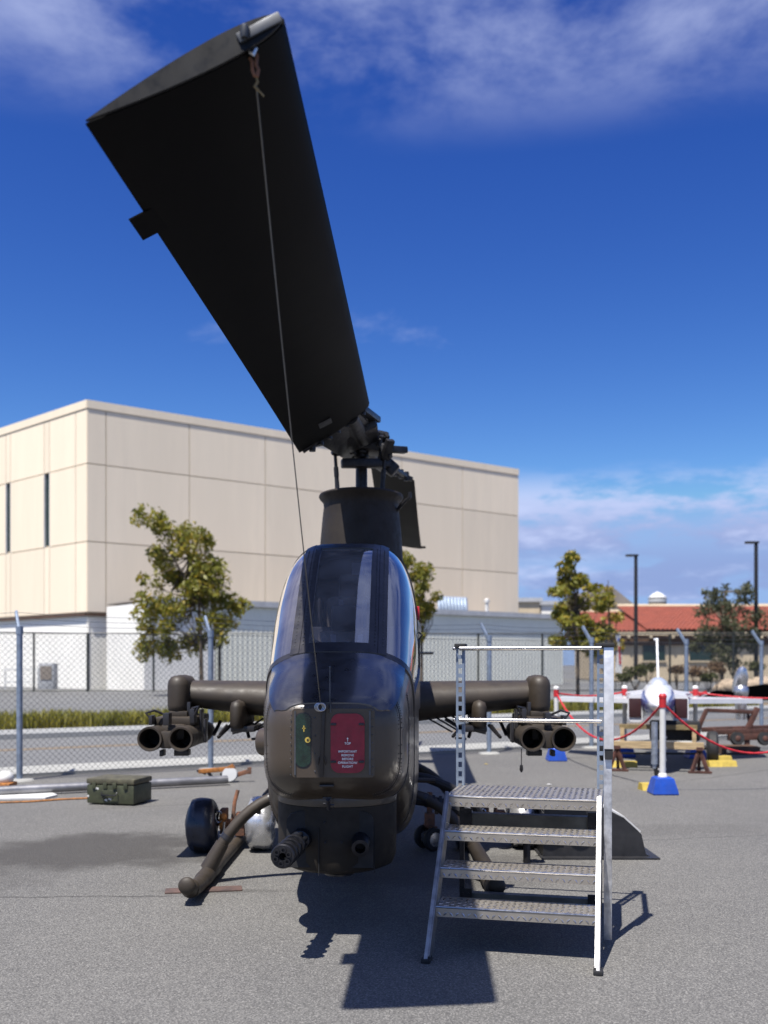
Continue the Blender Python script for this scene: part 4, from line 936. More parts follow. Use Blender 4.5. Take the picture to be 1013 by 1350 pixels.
def blade(le0, te0, le1, te1, sag, name='rotor_blade'):
    rings = []; span = ((le1 + te1) - (le0 + te0)).normalized(); n = 16
    for i in range(n + 1):
        f = i / n; a, e = lerp(le0, le1, f), lerp(te0, te1, f); s_ = V(0, 0, sag * math.sin(math.pi * f)); c = e - a; nn = c.cross(span).normalized()
        if nn.z < 0: nn = -nn
        rings.append([a + s_ + c * x + nn * (y * c.length) for x, y in AF])
    return hp(name, B().loft(rings, True, True), M_black, angle=40), rings, span
fb, rg, span = blade(L0, T0, L1, T1, .015)
capr = [lerp(p, sum(rg[-1], V(0, 0, 0)) / len(AF), .02) + span * .006 for p in rg[-1]]
b = B(); b.poly(capr, span * .012); hp('tip_cap', b, M_tipcap, fb, angle=20)
ch = T1 - L1
b = B(); f = .055; pb = lerp(L1, L0, .004); b.lathe([(.012, -.025), (.016, -.01), (.016, .012), (.008, .02)], lerp(L1, T1, .19) + span * .03 + V(0, 0, .01), 10); b.box(lerp(L1, T1, .12) + span * .022, (.16, .010, .035), (L1 - T1).to_track_quat('X', 'Z'), bev=.004); hp('tip_fitting', b, mat('dull tip metal', (.07, .075, .085), .5, metal=.5), fb)
tt = lerp(T0, T1, .862); td = (T1 - T0).normalized(); cdr = ch.normalized()
b = B(); b.poly([tt - td * .10 - cdr * .1, tt - td * .10 + cdr * .065, tt + td * .10 + cdr * .065, tt + td * .10 - cdr * .1], cdr.cross(td) * .006); hp('trim_tab', b, M_black, fb)
b = B(); p = lerp(lerp(L0, T0, .55), lerp(L1, T1, .55), .09) - V(0, 0, .049); b.box(p, (.12, .16, .004), (L1 - T1).to_track_quat('X', 'Z')); hp('data_plate', b, M_tip, fb)
blade(A0, A2, A1, A3, -.05)
b = B(); p = A3; b.tube([p + V(-.02, -.25, 0), p + V(.06, -.25, 0)], .02, 8); hp('tip_peg', b, M_black)
# wings, pylons, launchers
H_ = H
def H(x, D, z): return H_(x + .045, D, z)
for sd in (-1, 1):
    b = B(); rings = []
    for f in (0, .25, .5, .75, 1.0):
        x = lerp(.42, 1.50, f); cl = lerp(1.05, .70, f); th = lerp(.42, .27, f); le = lerp(8.32, 8.44, f); ztop = 1.50; ring = []
        for k in range(24):
            a = 2 * math.pi * k / 24; cc, ss = math.cos(a), math.sin(a); y = le + cl / 2 - cl / 2 * cc; zz = ztop - th / 2 + th / 2 * (abs(ss) ** .75) * (1 if ss > 0 else -1) * (.25 + .75 * ((1 + cc) / 2) ** .35)
            ring.append(H(sd * x, y, zz))
        rings.append(ring)
    b.loft(rings, True, True); wing = hp('stub_wing', b, M_paintm, angle=60)
    # tip pylon: upright round-nosed housing
    b = B(); prof = [(.0, 1.20), (.06, 1.205), (.085, 1.23), (.092, 1.27), (.092, 1.44), (.085, 1.48), (.06, 1.515), (.0, 1.53)]
    rr = []
    for r_, z in prof:
        ring = [H(sd * 1.545 + max(r_, .002) * math.cos(a), 8.44 - max(r_, .002) * 1.1 * math.sin(a), z) for a in [math.pi * k / 12 for k in range(13)]] + [H(sd * 1.545 - max(r_, .002), 8.72, z), H(sd * 1.545 + max(r_, .002), 8.72, z)]
        rr.append(ring)
    b.loft(rr, True, True); hp('tip_pylon', b, M_paintm, wing, angle=50)
    b = B(); rr = []
    for r_, z in [(.0, 1.08), (.045, 1.085), (.058, 1.11), (.058, 1.26), (.045, 1.30), (.0, 1.32)]:
        r_ = max(r_, .002); rr.append([H(sd * 1.02 + r_ * math.cos(a), 8.28 - r_ * 1.2 * math.sin(a), z) for a in [math.pi * k / 10 for k in range(11)]] + [H(sd * 1.02 - r_, 8.9, z), H(sd * 1.02 + r_, 8.9, z)])
    b.loft(rr, True, True); hp('inner_pylon', b, M_paintm, wing, angle=50)
    b = B()
    for dx, dy, dz, ex, ey, ez in ((-.12, .1, 1.08, .06, .1, 1.03), (-.1, .2, 1.1, -.2, .1, 1.0), (.1, .3, 1.09, .18, .15, .99), (.2, .4, 1.12, .24, .3, 1.0), (-.25, .3, 1.14, -.12, .3, 1.05), (.1, .1, 1.1, .15, .05, 1.02), (-.18, .0, .995, -.1, .05, .985), (-.06, .06, 1.06, -.08, .02, 1.0)):
        b.bar(H(sd * (1.02 - sd * 0 + dx * 1.1), 8.35 + dy, dz), H(sd * (1.02 + ex * 1.1), 8.35 + ey, ez), .022, .022)
    b.box(H(sd * .98, 8.55, 1.075), (.2, .5, .05), bev=.01); hp('sway_brace', b, M_frame, wing)
    b = B()
    for k in range(4): b.bar(H(sd * (.55 + .08 * k), 8.5 + .02 * k, 1.18), H(sd * (.80 + .05 * k), 8.45, 1.04 + .012 * k), .014, .014)
    hp('wing_cable', b, M_frame, wing)
    # twin-tube launcher
    la = hp('missile_launcher', B().box(H(sd * 1.535, 8.55, 1.145), (.34, .7, .07), bev=.015).box(H(sd * 1.535, 8.6, 1.2), (.16, .5, .05), bev=.01).box(H(sd * 1.53, 8.4, 1.06), (.20, .55, .13), bev=.03).box(H(sd * 1.545, 8.3, 1.01), (.1, .7, .14), bev=.02), M_paintm, label=None)
    for xx in (1.415, 1.665):
        b = B(); c = H(sd * xx, 7.92, 1.02); q = Quaternion((1, 0, 0), R(-90))
        b.lathe([(.080, .35), (.080, .02), (.084, 0), (.098, -.002), (.101, .01), (.101, .06), (.096, .07), (.096, .62), (.088, .64), (.088, .75), (.10, .77), (.10, .95), (.07, 1.2), (.05, 1.28)], c, 30, q, cap=False)
        tb = hp('launch_tube', b, M_paintm, la, angle=40)
        hp('tube_bore', B().lathe([(.001, 0), (.0795, .001)], c + V(0, .33, 0), 24, q, cap=False), M_dark, la)
    b = B()
    for (dx, dz, w_, h_, dy) in ((1.60, .895, .03, .05, .15), (1.47, .885, .12, .05, .3), (1.55, 1.175, .05, .1, .1), (1.38, 1.19, .04, .12, .3), (1.45, 1.22, .03, .16, .5), (1.70, 1.16, .03, .08, .2), (1.34, 1.13, .02, .22, .45), (1.30, 1.06, .02, .2, .42)): b.box(H(sd * dx, 7.95 + dy, dz), (w_, .12, h_), bev=.006)
    b.tube([H(sd * 1.36, 8.2, 1.2), H(sd * 1.32, 8.2, 1.27), H(sd * 1.4, 8.3, 1.25)], .012, 6); b.tube([H(sd * 1.7, 8.1, 1.17), H(sd * 1.74, 8.1, 1.22), H(sd * 1.68, 8.15, 1.24), H(sd * 1.6, 8.2, 1.2)], .01, 6); hp('launcher_fittings', b, M_frame, la, kind='stuff')
b = B(); b.tube([H(1.34, 8.05, .93), H(1.34, 8.05, .80)], .004, 5); b.lathe([(.012, 0), (.016, -.04), (.006, -.06)], H(1.34, 8.05, .80), 8); hp('safety_pin_tag', b, M_frame)
H = H_
# skids
for sd in (-1, 1):
    x = sd * 1.035
    b = B(); b.tube([H(x, 6.60, .135), H(x, 6.66, .105), H(x, 6.78, .075), H(x, 6.95, .064), H(x, 7.5, .062), H(x, 9.2, .062), H(x, 10.4, .062), H(x, 10.7, .09)], [.054, .056, .056, .056, .05, .05, .05, .03], 18); sk_ = hp('skid_tube', b, M_paintm)
    b = B(); b.ball(H(x, 6.59, .14), .060, 14, 10, (1, .55, 1)); b.lathe([(.060, -.02), (.063, .0), (.06, .03)], H(x, 6.70, .095), 16, Quaternion((1, 0, 0), R(-75))); hp('skid_cap', b, M_paintm, sk_)
    for D in (7.42, 9.6):
        b = B(); pts = []
        for k in range(13):
            f = k / 12; pts.append(H(sd * lerp(.40, 1.035, f), D - .1 * f * (1 if D < 8 else 0), .66 - .10 * f - .46 * f ** 2.6))
        b.tube(pts, .043, 14); ct = hp('cross_tube', b, M_paintm)
        b = B(); b.tube([H(x, D - .35, .063), H(x, D - .3, .064), H(x, D + .16, .064), H(x, D + .2, .063)], [.054, .062, .062, .054], 16); b.tube([pts[-3], pts[-1]], [.05, .062], 14); hp('skid_saddle', b, M_paintm, ct)
        b = B(); b.box(pts[5] + V(0, 0, -.045), (.03, .05, .05), bev=.008); hp('step_lug', b, M_paintm, ct)
        for k in (3, 9): hp('clamp_band', B().tube([lerp(pts[k], pts[k + 1], .2), lerp(pts[k], pts[k + 1], .6)], .0475, 14), M_frame, ct)
# tail
b = B(); rr = []
for z, y0, y1, th in ((1.55, 17.6, 18.7, .06), (2.3, 18.1, 19.0, .05), (2.95, 18.6, 19.3, .03)):
    rr.append([H(-th, y0 + .2, z), H(0, y0, z), H(th, y0 + .2, z), H(0, y1, z)])
b.loft(rr, True, True); hp('tail_fin', b, M_paint)
b = B()
for a in (30, 210): b.bar(H(.22, 18.7, 2.6), H(.22, 18.7 + 1.1 * math.cos(R(a)), 2.6 + 1.1 * math.sin(R(a)) * .6), .02, .2)
b.tube([H(0, 18.7, 2.6), H(.24, 18.7, 2.6)], .06, 10); hp('tail_rotor', b, M_black)
for sd in (-1, 1):
    b = B(); b.bar(H(sd * .15, 15.8, 1.8), H(sd * .95, 15.8, 1.8), .5, .04, bev=.015); hp('stabiliser', b, M_paint)
    b = B(); b.tube([H(sd * .44, 11.2, 2.1), H(sd * .46, 12.4, 2.05), H(sd * .4, 13.2, 2.05)], [.16, .22, .2], 16); hp('engine_cowling', b, M_paint)
# under-belly hoses at image right
b = B(); b.tube([H(.45, 7.5, .78), H(.6, 7.45, .76), H(.75, 7.45, .70), H(.92, 7.5, .60), H(1.02, 7.6, .45)], .035, 10); b.tube([H(.45, 7.4, .62), H(.58, 7.4, .60), H(.72, 7.4, .57), H(.9, 7.4, .5)], .045, 10); hp('belly_hose', b, M_rubber)
b = B()
for k in range(4): b.tube([H(.58 + .05 * k, 7.4, .60 - .006 * k), H(.60 + .05 * k, 7.4, .598 - .006 * k)], .052, 10)
hp('hose_clamp', b, M_hub)

# tie-down cable from the blade tip to the nose
ka = lerp(L1, T1, .17) + span * .03 + V(0.0, 0, -.03); kb = H(-.058, yF - .04, 1.395)
ka = at(333, 66, 3.32); 
t = thing('tie_down_cable', 'thin tie down cable from blade tip to helicopter nose', 'cable', kb)
c1 = at(338, 112, 3.34)
pts = [lerp(c1, kb, k / 24) - V(0, 0, .05 * math.sin(math.pi * k / 24)) for k in range(25)]
part('cable', B().tube(pts, .0028, 6), mat('braided cable', (.16, .15, .13), .5, metal=.5), t)
b = B(); b.tube([at(328, 46, 3.31), at(333, 57, 3.31), at(337, 64, 3.31), at(334, 72, 3.31), at(329, 68, 3.31), at(330, 58, 3.31)], .008, 8)
part('shackle', b, M_silver, t)
b = B(); cpt = [(336, 66), (339, 74), (338, 86), (341, 92), (339, 101), (336, 100), (333, 92), (333, 82), (329, 76), (331, 69), (336, 66)]; b.tube([at(x, y, 3.335) for x, y in cpt], .0065, 8); part('spring_hook', b, M_rust, t)
b = B(); b.tube([at(338, 100, 3.34), at(340, 108, 3.34), at(336, 114, 3.34), at(341, 119, 3.34)], .005, 6); b.tube([at(338, 118, 3.34), at(344, 122, 3.34), at(348, 127, 3.34)], .0035, 5); part('knot', b, M_wood2, t)
b = B()
for s_ in range(3): b.tube([kb + V(.022 * math.cos(a + s_) + .008 * s_ - .01, -.01 - .006 * s_, .022 * math.sin(a + s_) - .012) for a in [2 * math.pi * k / 14 for k in range(15)]], .0032, 6)
part('wire_loop', b, M_silver, t)

# ------------------------------------------------------------------ boarding steps
S0 = V(.231, 5.37, 0); su = V(.9735, -.2287, 0); sv = V(.2287, .9735, 0); SW = .914
def sp(x, y, z): return S0 + su * x + sv * y + V(0, 0, z)
srot = Matrix((su, sv, V(0, 0, 1))).transposed()
steps = thing('boarding_steps', 'aluminium diamond plate boarding steps with handrail beside the helicopter', 'steps', S0)
steps.rotation_euler = (0, 0, math.atan2(su.y, su.x))
def spart(name, b, m, parent=None, **k):        # verts given in the steps' own frame
    inv = srot.transposed(); bb = B(); bb.v = [S0 + p for p in b.v]; bb.f = b.f
    return part(name, bb, m, parent or steps, **k)
ZP, YP = .815, .67
def lozenges(x0, x1, y0, y1, z, upright=False):      # raised bars of the tread plate
    b = B(); p = .034; j = 0; y = y0 + p / 2
    while y < y1 - .005:
        x = x0 + p / 2; i = 0
        while x < x1 - .005:
            a = R(45) if (i + j) % 2 else R(-45); d = V(math.cos(a), math.sin(a), 0) * .0165; e = V(-d.y, d.x, 0) * .36; c = V(x, y, 0); h = V(0, 0, .0035)
            vs_ = [c - d, c + e, c + d, c - e, c - d * .6 + h, c + d * .6 + h]
            if upright: vs_ = [V(q.x, z - q.z, q.y) for q in vs_]
            else: vs_ = [V(q.x, q.y, z + q.z) for q in vs_]
            b.add(vs_, [(0, 3, 5, 4), (3, 2, 5), (2, 1, 4, 5), (1, 0, 4)]); x += p; i += 1
        y += p; j += 1
    return b
for x in (0.0, SW):
    b = B(); b.bar((x, .0, .0), (x, YP + .02, ZP + .01), .022, .075, bev=.004); b.bar((x + (.014 if x == 0 else -.014), .03, .0), (x + (.014 if x == 0 else -.014), YP + .04, ZP - .01), .008, .11)
    spart('stringer', b, mat('dull stringer aluminium', (.30, .30, .305), .5, metal=.9, var=.2, scale=14, dirt=.08))
    b = B(); b.box((x, 0.005, .012), (.05, .09, .024), bev=.006); spart('foot_pad', b, M_rubber)
for k, z in enumerate((.255, .442, .63)):
    y0 = YP * z / ZP - .02; b = B(); b.box((SW / 2, y0 + .12, z), (SW - .03, .24, .008)); b.box((SW / 2, y0 + .002, z - .026), (SW - .03, .006, .054)); b.box((SW / 2, y0 + .238, z - .022), (SW - .03, .006, .04)); tr = spart('tread', b, M_tread)
    lz = lozenges(.02, SW - .02, y0 + .01, y0 + .235, z + .004); l2 = lozenges(.02, SW - .02, z - .052, z - .004, y0 - .001, True); lz.add(l2.v, l2.f); spart('raised_pattern', lz, M_bright, tr, kind='stuff')
    b = B(); b.tube([(.016, y0 + .001, z + .001), (SW - .016, y0 + .001, z + .001)], .0065, 8); spart('nosing', b, M_alu, tr)
b = B(); b.box((SW / 2, YP + .28, ZP), (SW + .02, .56, .008)); b.box((SW / 2, YP + .002, ZP - .03), (SW + .02, .006, .06)); pl = spart('platform', b, M_tread)
lz = lozenges(0, SW, YP + .01, YP + .55, ZP + .004); l2 = lozenges(0, SW, ZP - .058, ZP - .004, YP - .001, True); lz.add(l2.v, l2.f); spart('raised_pattern', lz, M_bright, pl, kind='stuff')
b = B(); b.tube([(-.01, YP, ZP + .002), (SW + .01, YP, ZP + .002)], .0065, 8); spart('nosing', b, M_alu, pl)
b = B(); 
for x in (0.0, SW): b.bar((x, YP, ZP - .03), (x, 1.22, ZP - .03), .03, .05)
b.bar((0, 1.2, ZP - .03), (SW, 1.2, ZP - .03), .03, .05); spart('platform_frame', b, M_alu, pl)
for z, y in ((.60, 1.17), (.075, 1.17)):
    b = B(); b.box((SW / 2, y, z), (SW - .06, .02, .085)); b.box((SW / 2, y + .03, z + .04), (SW - .06, .06, .006)); b.box((SW / 2, y + .03, z - .04), (SW - .06, .06, .006)); cb_ = spart('rear_beam', b, mat('dull grey beam', (.13, .13, .12), .55, metal=.4, var=.2))
    for x in (.045, SW - .045):
        b = B(); b.box((x, y - .02, z + .01), (.08, .012, .13)); [b.lathe([(.009, 0), (.009, .012)], (x + dx, y - .022, z + dz), 8, Quaternion((1, 0, 0), R(90))) for dx in (-.02, .02) for dz in (-.03, .04)]
        spart('bracket', b, M_gun, cb_)
def slotted(x, y, z0, z1, nm='rear_post'):
    b = B(); w_ = .055; b.box((x - w_ * .36, y, (z0 + z1) / 2), (w_ * .28, .006, z1 - z0)); b.box((x + w_ * .36, y, (z0 + z1) / 2), (w_ * .28, .006, z1 - z0)); b.box((x + w_ * .5 - .003, y + .025, (z0 + z1) / 2), (.005, .05, z1 - z0)); b.box((x - w_ * .5 + .003, y + .025, (z0 + z1) / 2), (.005, .05, z1 - z0))
    z = z0
    while z < z1: b.box((x, y, z + .012), (w_ * .46, .0055, .026)); z += .062
    o = spart(nm, b, M_post); spart('post_cap', B().box((x, y + .02, z1 + .008), (w_ + .02, .08, .03), bev=.006), M_rubber, o); return o
slotted(0.0, 1.2, .79, 1.735); slotted(SW, 1.2, .79, 1.735)
for x in (0.01, SW - .01): spart('rear_leg', B().box((x, 1.215, .39), (.03, .03, .78)), M_gun)
for z in (1.725, 1.255):
    b = B(); b.tube([(0, 1.17, z), (SW, 1.17, z)], .0135, 12); o = spart('handrail', b, M_alu)
    b = B(); b.ball((-.035, 1.17, z), .012, 8, 6); b.ball((SW + .035, 1.17, z), .012, 8, 6); spart('rail_end', b, M_alu, o)
fx_ = SW + .045
b = B(); b.box((fx_, .60, .75), (.046, .022, 1.46), bev=.004); spart('front_post', b, mat('mill finish aluminium', (.60, .60, .61), .42, metal=.7, var=.22, scale=16, dirt=.06))
b = B(); b.box((fx_ + .006, .585, 1.425), (.055, .05, .59), bev=.004); o = spart('post_sleeve', b, mat('bright aluminium', (.80, .80, .80), .42, metal=.55, var=.12, scale=14, dirt=.08)); spart('post_cap', B().box((fx_ + .004, .585, 1.733), (.07, .07, .025), bev=.006), M_rubber, o)
spart('sleeve_end', B().box((fx_ + .006, .585, 1.10), (.045, .04, .06)), M_rubber, o)
for z in (1.70,):
    b = B(); b.box((fx_ + .0, .90, z), (.035, .60, .035), bev=.004); spart('side_rail', b, M_alu)

# ------------------------------------------------------------------ ground handling wheels, castor, ramp, plate
def dolly(c, sx, label, mL, mR):
    t = thing('handling_wheels', label, 'wheels', c, 'ground handling wheels on the skids')
    for dx, m, nm, dy in ((-.245, mL, 'left', -.1), (.245, mR, 'right', 0)):
        b = B(); q = Quaternion((0, 1, 0), R(90)); rings = []
        for r_, z in ((.02, -.115), (.17, -.112), (.225, -.085), (.235, -.03), (.235, .04), (.225, .085), (.16, .108), (.02, .11)):
            ring = []
            for k in range(32):
                a = 2 * math.pi * k / 32; rr = r_ * (1 + (.05 * mnoise.noise(V(math.cos(a) * 2.2, math.sin(a) * 2.2, z * 9 + dx * 7)))); zz = z * (1 + .28 * mnoise.noise(V(math.cos(a) * 1.8 + 5, math.sin(a) * 1.8, r_ * 9)))
                ring.append(c + V(dx + zz, dy + rr * math.cos(a), .235 + rr * math.sin(a) * 1.0))
            rings.append(ring)
        b.loft(rings, True, True); o = part('wheel_cover', b, m, t, label='covered wheel', angle=80)
        b = B(); b.lathe([(.2, -.07), (.222, -.05), (.222, .05), (.2, .07)], c + V(dx, dy, .222), 24, q); part('tyre', b, M_rubber, o)
    b = B(); b.tube([c + V(-.15, 0, .24), c + V(.15, 0, .24)], .03, 10); b.box(c + V(-.08, .02, .25), (.06, .12, .22), bev=.01); b.box(c + V(.06, .05, .22), (.08, .12, .2), bev=.01); part('axle_bracket', b, M_rust, t)
    b = B(); b.tube([c + V(0.0, -.03, .25), c + V(.015, .0, .42), c + V(.04, .02, .52)], .017, 8); part('lever', b, M_rust, t)
    b = B(); b.ball(c + V(-.075, -.07, .30), .035, 10, 8); b.box(c + V(-.09, -.05, .24), (.04, .05, .1), bev=.008); part('hydraulic_pump', b, M_orange, t)
    b = B(); b.tube([c + V(-.11 + .03 * math.cos(a), -.08, .30 + .05 * math.sin(a)) for a in [2 * math.pi * k / 12 for k in range(13)]], .007, 6); b.tube([c + V(-.06, -.1, .26), c + V(-.07, -.1, .12)], .012, 8); part('pump_lines', b, M_silver, t)
    return t
dolly(V(-1.32, 8.62, 0), 1, 'pair of vinyl covered handling wheels left of the nose', M_cover, M_foil)
dolly(V(.98, 8.75, 0), 1, 'pair of covered handling wheels seen through the steps', M_cover, M_foil)
cp = V(.43, 8.55, 0); t = thing('castor_jack', 'small black castor wheel with chrome hub beside the fuselage', 'castor', cp)
for dx, dy in ((0, 0), (-.075, .16)):
    b = B(); q = Quaternion((0, 1, 0), R(90)) @ Quaternion((1, 0, 0), R(20)); b.lathe([(.06, -.03), (.095, -.028), (.105, 0), (.095, .028), (.06, .03)], cp + V(dx, dy, .105), 24, Quaternion((0, 0, 1), R(-55)) @ Quaternion((0, 1, 0), R(90))); o = part('tyre', b, M_rubber, t)
    b = B(); b.lathe([(.02, -.034), (.062, -.031), (.062, .031), (.02, .034)], cp + V(dx, dy, .105), 12, Quaternion((0, 0, 1), R(-55)) @ Quaternion((0, 1, 0), R(90))); part('rim', b, M_silver, o, angle=5)
b = B(); b.box(cp + V(-.03, .1, .26), (.09, .1, .12), bev=.015); b.tube([cp + V(-.03, .1, .2), cp + V(-.03, .1, .5)], .025, 8); b.bar(cp + V(-.07, .16, .2), cp + V(.02, 0, .2), .03, .03); part('bracket', b, M_rust, t)
# black ramp behind the steps
D = 8.25; rp = at(790, 1133, D); rp.z = 0
t = thing('black_ramp', 'low black wedge shaped ramp box standing behind the steps', 'ramp', rp)
o2 = [at(718, 1066, D), at(800, 1067, D), at(822, 1078, D), at(846, 1100, D), at(852, 1126, D), at(862, 1132, D), at(716, 1132, D)]
pts = [V(p.x, p.y, max(p.z, .002)) for p in o2]
part('shell', B().poly(pts, (0, .55, 0)), mat('black plastic', (.018, .018, .020), .5, var=.2, scale=8), t)
part('pale_top_edge', B().bar(lerp(pts[1], pts[2], -.2) + V(0, .27, .008), pts[2] + V(0, .27, .008), .54, .012).bar(pts[2] + V(.004, .27, .008), lerp(pts[2], pts[3], .92) + V(.004, .27, .010), .54, .012), mat('pale grey plastic', (.5, .5, .5), .5), t)
b = B()
for px in (735, 762): p = at(px, 1100, D); b.box((p.x, D - .004, .19), (.1, .01, .16))
part('opening', b, M_dark, t)
part('base_flange', B().box((rp.x, D + .25, .008), (.98, .66, .016)), mat('black plastic', (.02, .02, .02), .5), t)
b = B(); q = at(696, 1132, 8.0); 
for z in (.06, .12): b.box((q.x, 8.0, z + .2), (.16, .1, .035))
b.tube([(q.x, 8.05, 0), (q.x, 8.05, .35)], .03, 8); single('dark_stand', b, M_gun, 'small dark metal stand glimpsed between the treads at right', 'stand', (q.x, 8.0, 0))
# rusty plate under the left skid tip
a = gnd(217, 1176); c = gnd(320, 1172); b = B(); md = (a + c) / 2
b.box((md.x, md.y, .006), (c.x - a.x, .14, .012), Quaternion((0, 0, 1), math.atan2(c.y - a.y, c.x - a.x)), bev=.004)
single('rusty_plate', b, mat('dark rusted plate', (.085, .05, .04), .75, var=.35, scale=9, col2=(.05, .035, .032)), 'flat rusty steel plate lying under the left skid tip', 'steel plate', (md.x, md.y, 0))
# olive case
t0_ = gnd(151, 1062); t = thing('equipment_case', 'scuffed olive green equipment case on the tarmac at left', 'case', V(t0_.x, 11.5, 0))
cq = Quaternion((0, 0, 1), R(-14)); cc = V(t0_.x, 11.55, 0)
part('body', B().box(cc + V(0, 0, .125), (.60, .44, .22), cq, bev=.02), M_case, t)
part('lid', B().box(cc + V(0, 0, .272), (.61, .45, .065), cq, bev=.02), mat('olive lid paint', (.075, .070, .042), .6, var=.3, scale=12, dirt=.45), t)
b = B()
for dx in (-.2, -.06, .06, .2): b.box(cc + cq @ V(dx, -.228, .225), (.045, .02, .07), bev=.005)
b.box(cc + cq @ V(0, -.226, .13), (.18, .016, .09), bev=.005); part('latch', b, M_case, t)
b = B(); b.tube([cc + cq @ V(-.1, -.235, .15), cc + cq @ V(-.09, -.26, .12), cc + cq @ V(.09, -.26, .12), cc + cq @ V(.1, -.235, .15)], .008, 6); part('handle', b, M_gun, t)
b = B()
for dx, dz, w_ in ((-.16, .19, .035), (-.05, .06, .03), (0, .075, .04), (-.28, .1, .02)): b.box(cc + cq @ V(dx, -.2215, dz), (w_, .004, .022), Quaternion((0, 1, 0), R(20)))
part('paint_chip', b, M_white, t)
# long pole, rusty hitch, board, string, helmet
pa, pb = gnd(-90, 1055), gnd(300, 1035); pa.z = pb.z = .075
b = B(); b.tube([pa, pb], .055, 16); single('tow_pole', b, mat('weathered pole metal', (.26, .26, .27), .45, metal=.7, var=.15, scale=5), 'long silver tow pole lying along the fence', 'pole', (lerp(pa, pb, .5).x, lerp(pa, pb, .5).y, 0))
ra = gnd(272, 1030); t = thing('rusty_hitch', 'rusty hitch fittings at the end of the silver pole', 'hitch', ra)
def g3(px, py, D): return at(px, py, D)
D = 13.6
part('bar', B().bar(g3(262, 1017, D), g3(310, 1013, D), .05, .06, bev=.01).bar(g3(300, 1016, D), g3(309, 1011, D), .1, .1, bev=.01), M_orange, t)
part('fork', B().bar(g3(311, 1022, D), g3(330, 1016, D), .06, .06, bev=.01).box(g3(329, 1016, D), (.05, .05, .09)), M_rust, t)
part('wheel', B().lathe([(.02, -.03), (.10, -.03), (.11, 0), (.10, .03), (.02, .03)], V(g3(304, 1022, D).x, D - .05, .105), 18, Quaternion((1, 0, 0), R(70))), M_trim, t)
b = B(); b.bar(g3(272, 1014, D), g3(279, 1024, D), .04, .04); b.bar(g3(292, 1019, D), g3(297, 1030, D), .04, .04); b.bar(g3(260, 1016, D), g3(272, 1020, D), .03, .03); part('clamp', b, M_gun, t)
a, c, d, e = gnd(-40, 1056), gnd(60, 1054), gnd(76, 1050), gnd(56, 1043); b = B(); b.poly([V(p.x, p.y, .004) for p in (a, c, d, e, gnd(-40, 1044))], (0, 0, .02)); single('white_board', b, M_white, 'white board lying flat at the left edge', 'board', (c.x, c.y, 0))
b = B(); b.tube([V(*gnd(-60, 1061).xy, .012), V(*gnd(40, 1058).xy, .012), V(*gnd(80, 1055).xy, .012), V(*gnd(118, 1053.5).xy, .012)], .012, 6); single('orange_cord', b, M_orange, 'orange cord on the ground by the white board', 'cord', V(*gnd(40, 1058).xy, 0))
h = gnd(3, 1040); b = B(); b.ball(h + V(0, .1, .13), .11, 16, 10, (1, 1.1, .85)); t = thing('work_helmet', 'white and orange helmet against the fence at left edge', 'helmet', h); part('shell', b, M_white, t); part('brim', B().box(h + V(-.02, .06, .05), (.3, .3, .06), bev=.025), M_orange, t)

# ------------------------------------------------------------------ white jet on its trailer
JX = 4.50; 
jet = thing('scale_jet', 'small white jet with blue chevron nose and square intakes', 'jet', (JX, 16.2, 0))
def J(x, y, z): return V(JX + x, y, z)
secs = [(14.2, .02, 1.02, .02), (14.28, .08, 1.03, .07), (14.5, .15, 1.04, .13), (14.9, .22, 1.06, .20), (15.4, .26, 1.07, .27), (16.0, .27, 1.07, .30), (17.0, .27, 1.05, .28), (18.2, .22, 1.05, .24), (18.8, .16, 1.05, .18)]
b = B(); b.loft([[J(w_ * math.cos(a), y, zc_ + h_ * math.sin(a)) for a in [2 * math.pi * k / 24 for k in range(24)]] for y, w_, zc_, h_ in secs], True, True); fu = part('fuselage', b, M_jet, jet, angle=50)
b = B(); b.ball(J(0, 15.75, 1.26), 1, 18, 12, (.17, .62, .16)); part('canopy', b, mat('frosted canopy', (.50, .52, .55), .2, coat=.5), jet, angle=60)
b = B()
for dz, rr_, hh in ((0, .012, .016),):
    for sd in (-1, 1):
        rows = []
        for k in range(8):
            y = lerp(14.45, 15.35, k / 7); i = max(j for j in range(len(secs)) if secs[j][0] <= y); u = (y - secs[i][0]) / (secs[i + 1][0] - secs[i][0]); w_, zc_, h_ = [lerp(secs[i][q], secs[i + 1][q], u) * (1.012 if q != 2 else 1) for q in (1, 2, 3)]
            lo_, hi_ = R(-70), R(18 + 22 * k / 7); rows.append([J(sd * (w_ + .002) * math.cos(lerp(lo_, hi_, s_ / 6)), y, zc_ + (h_ + .002) * math.sin(lerp(lo_, hi_, s_ / 6))) for s_ in range(7)])
        b.loft(rows, closed=False)
part('blue_chevron', b, M_jetblue, jet, angle=60)
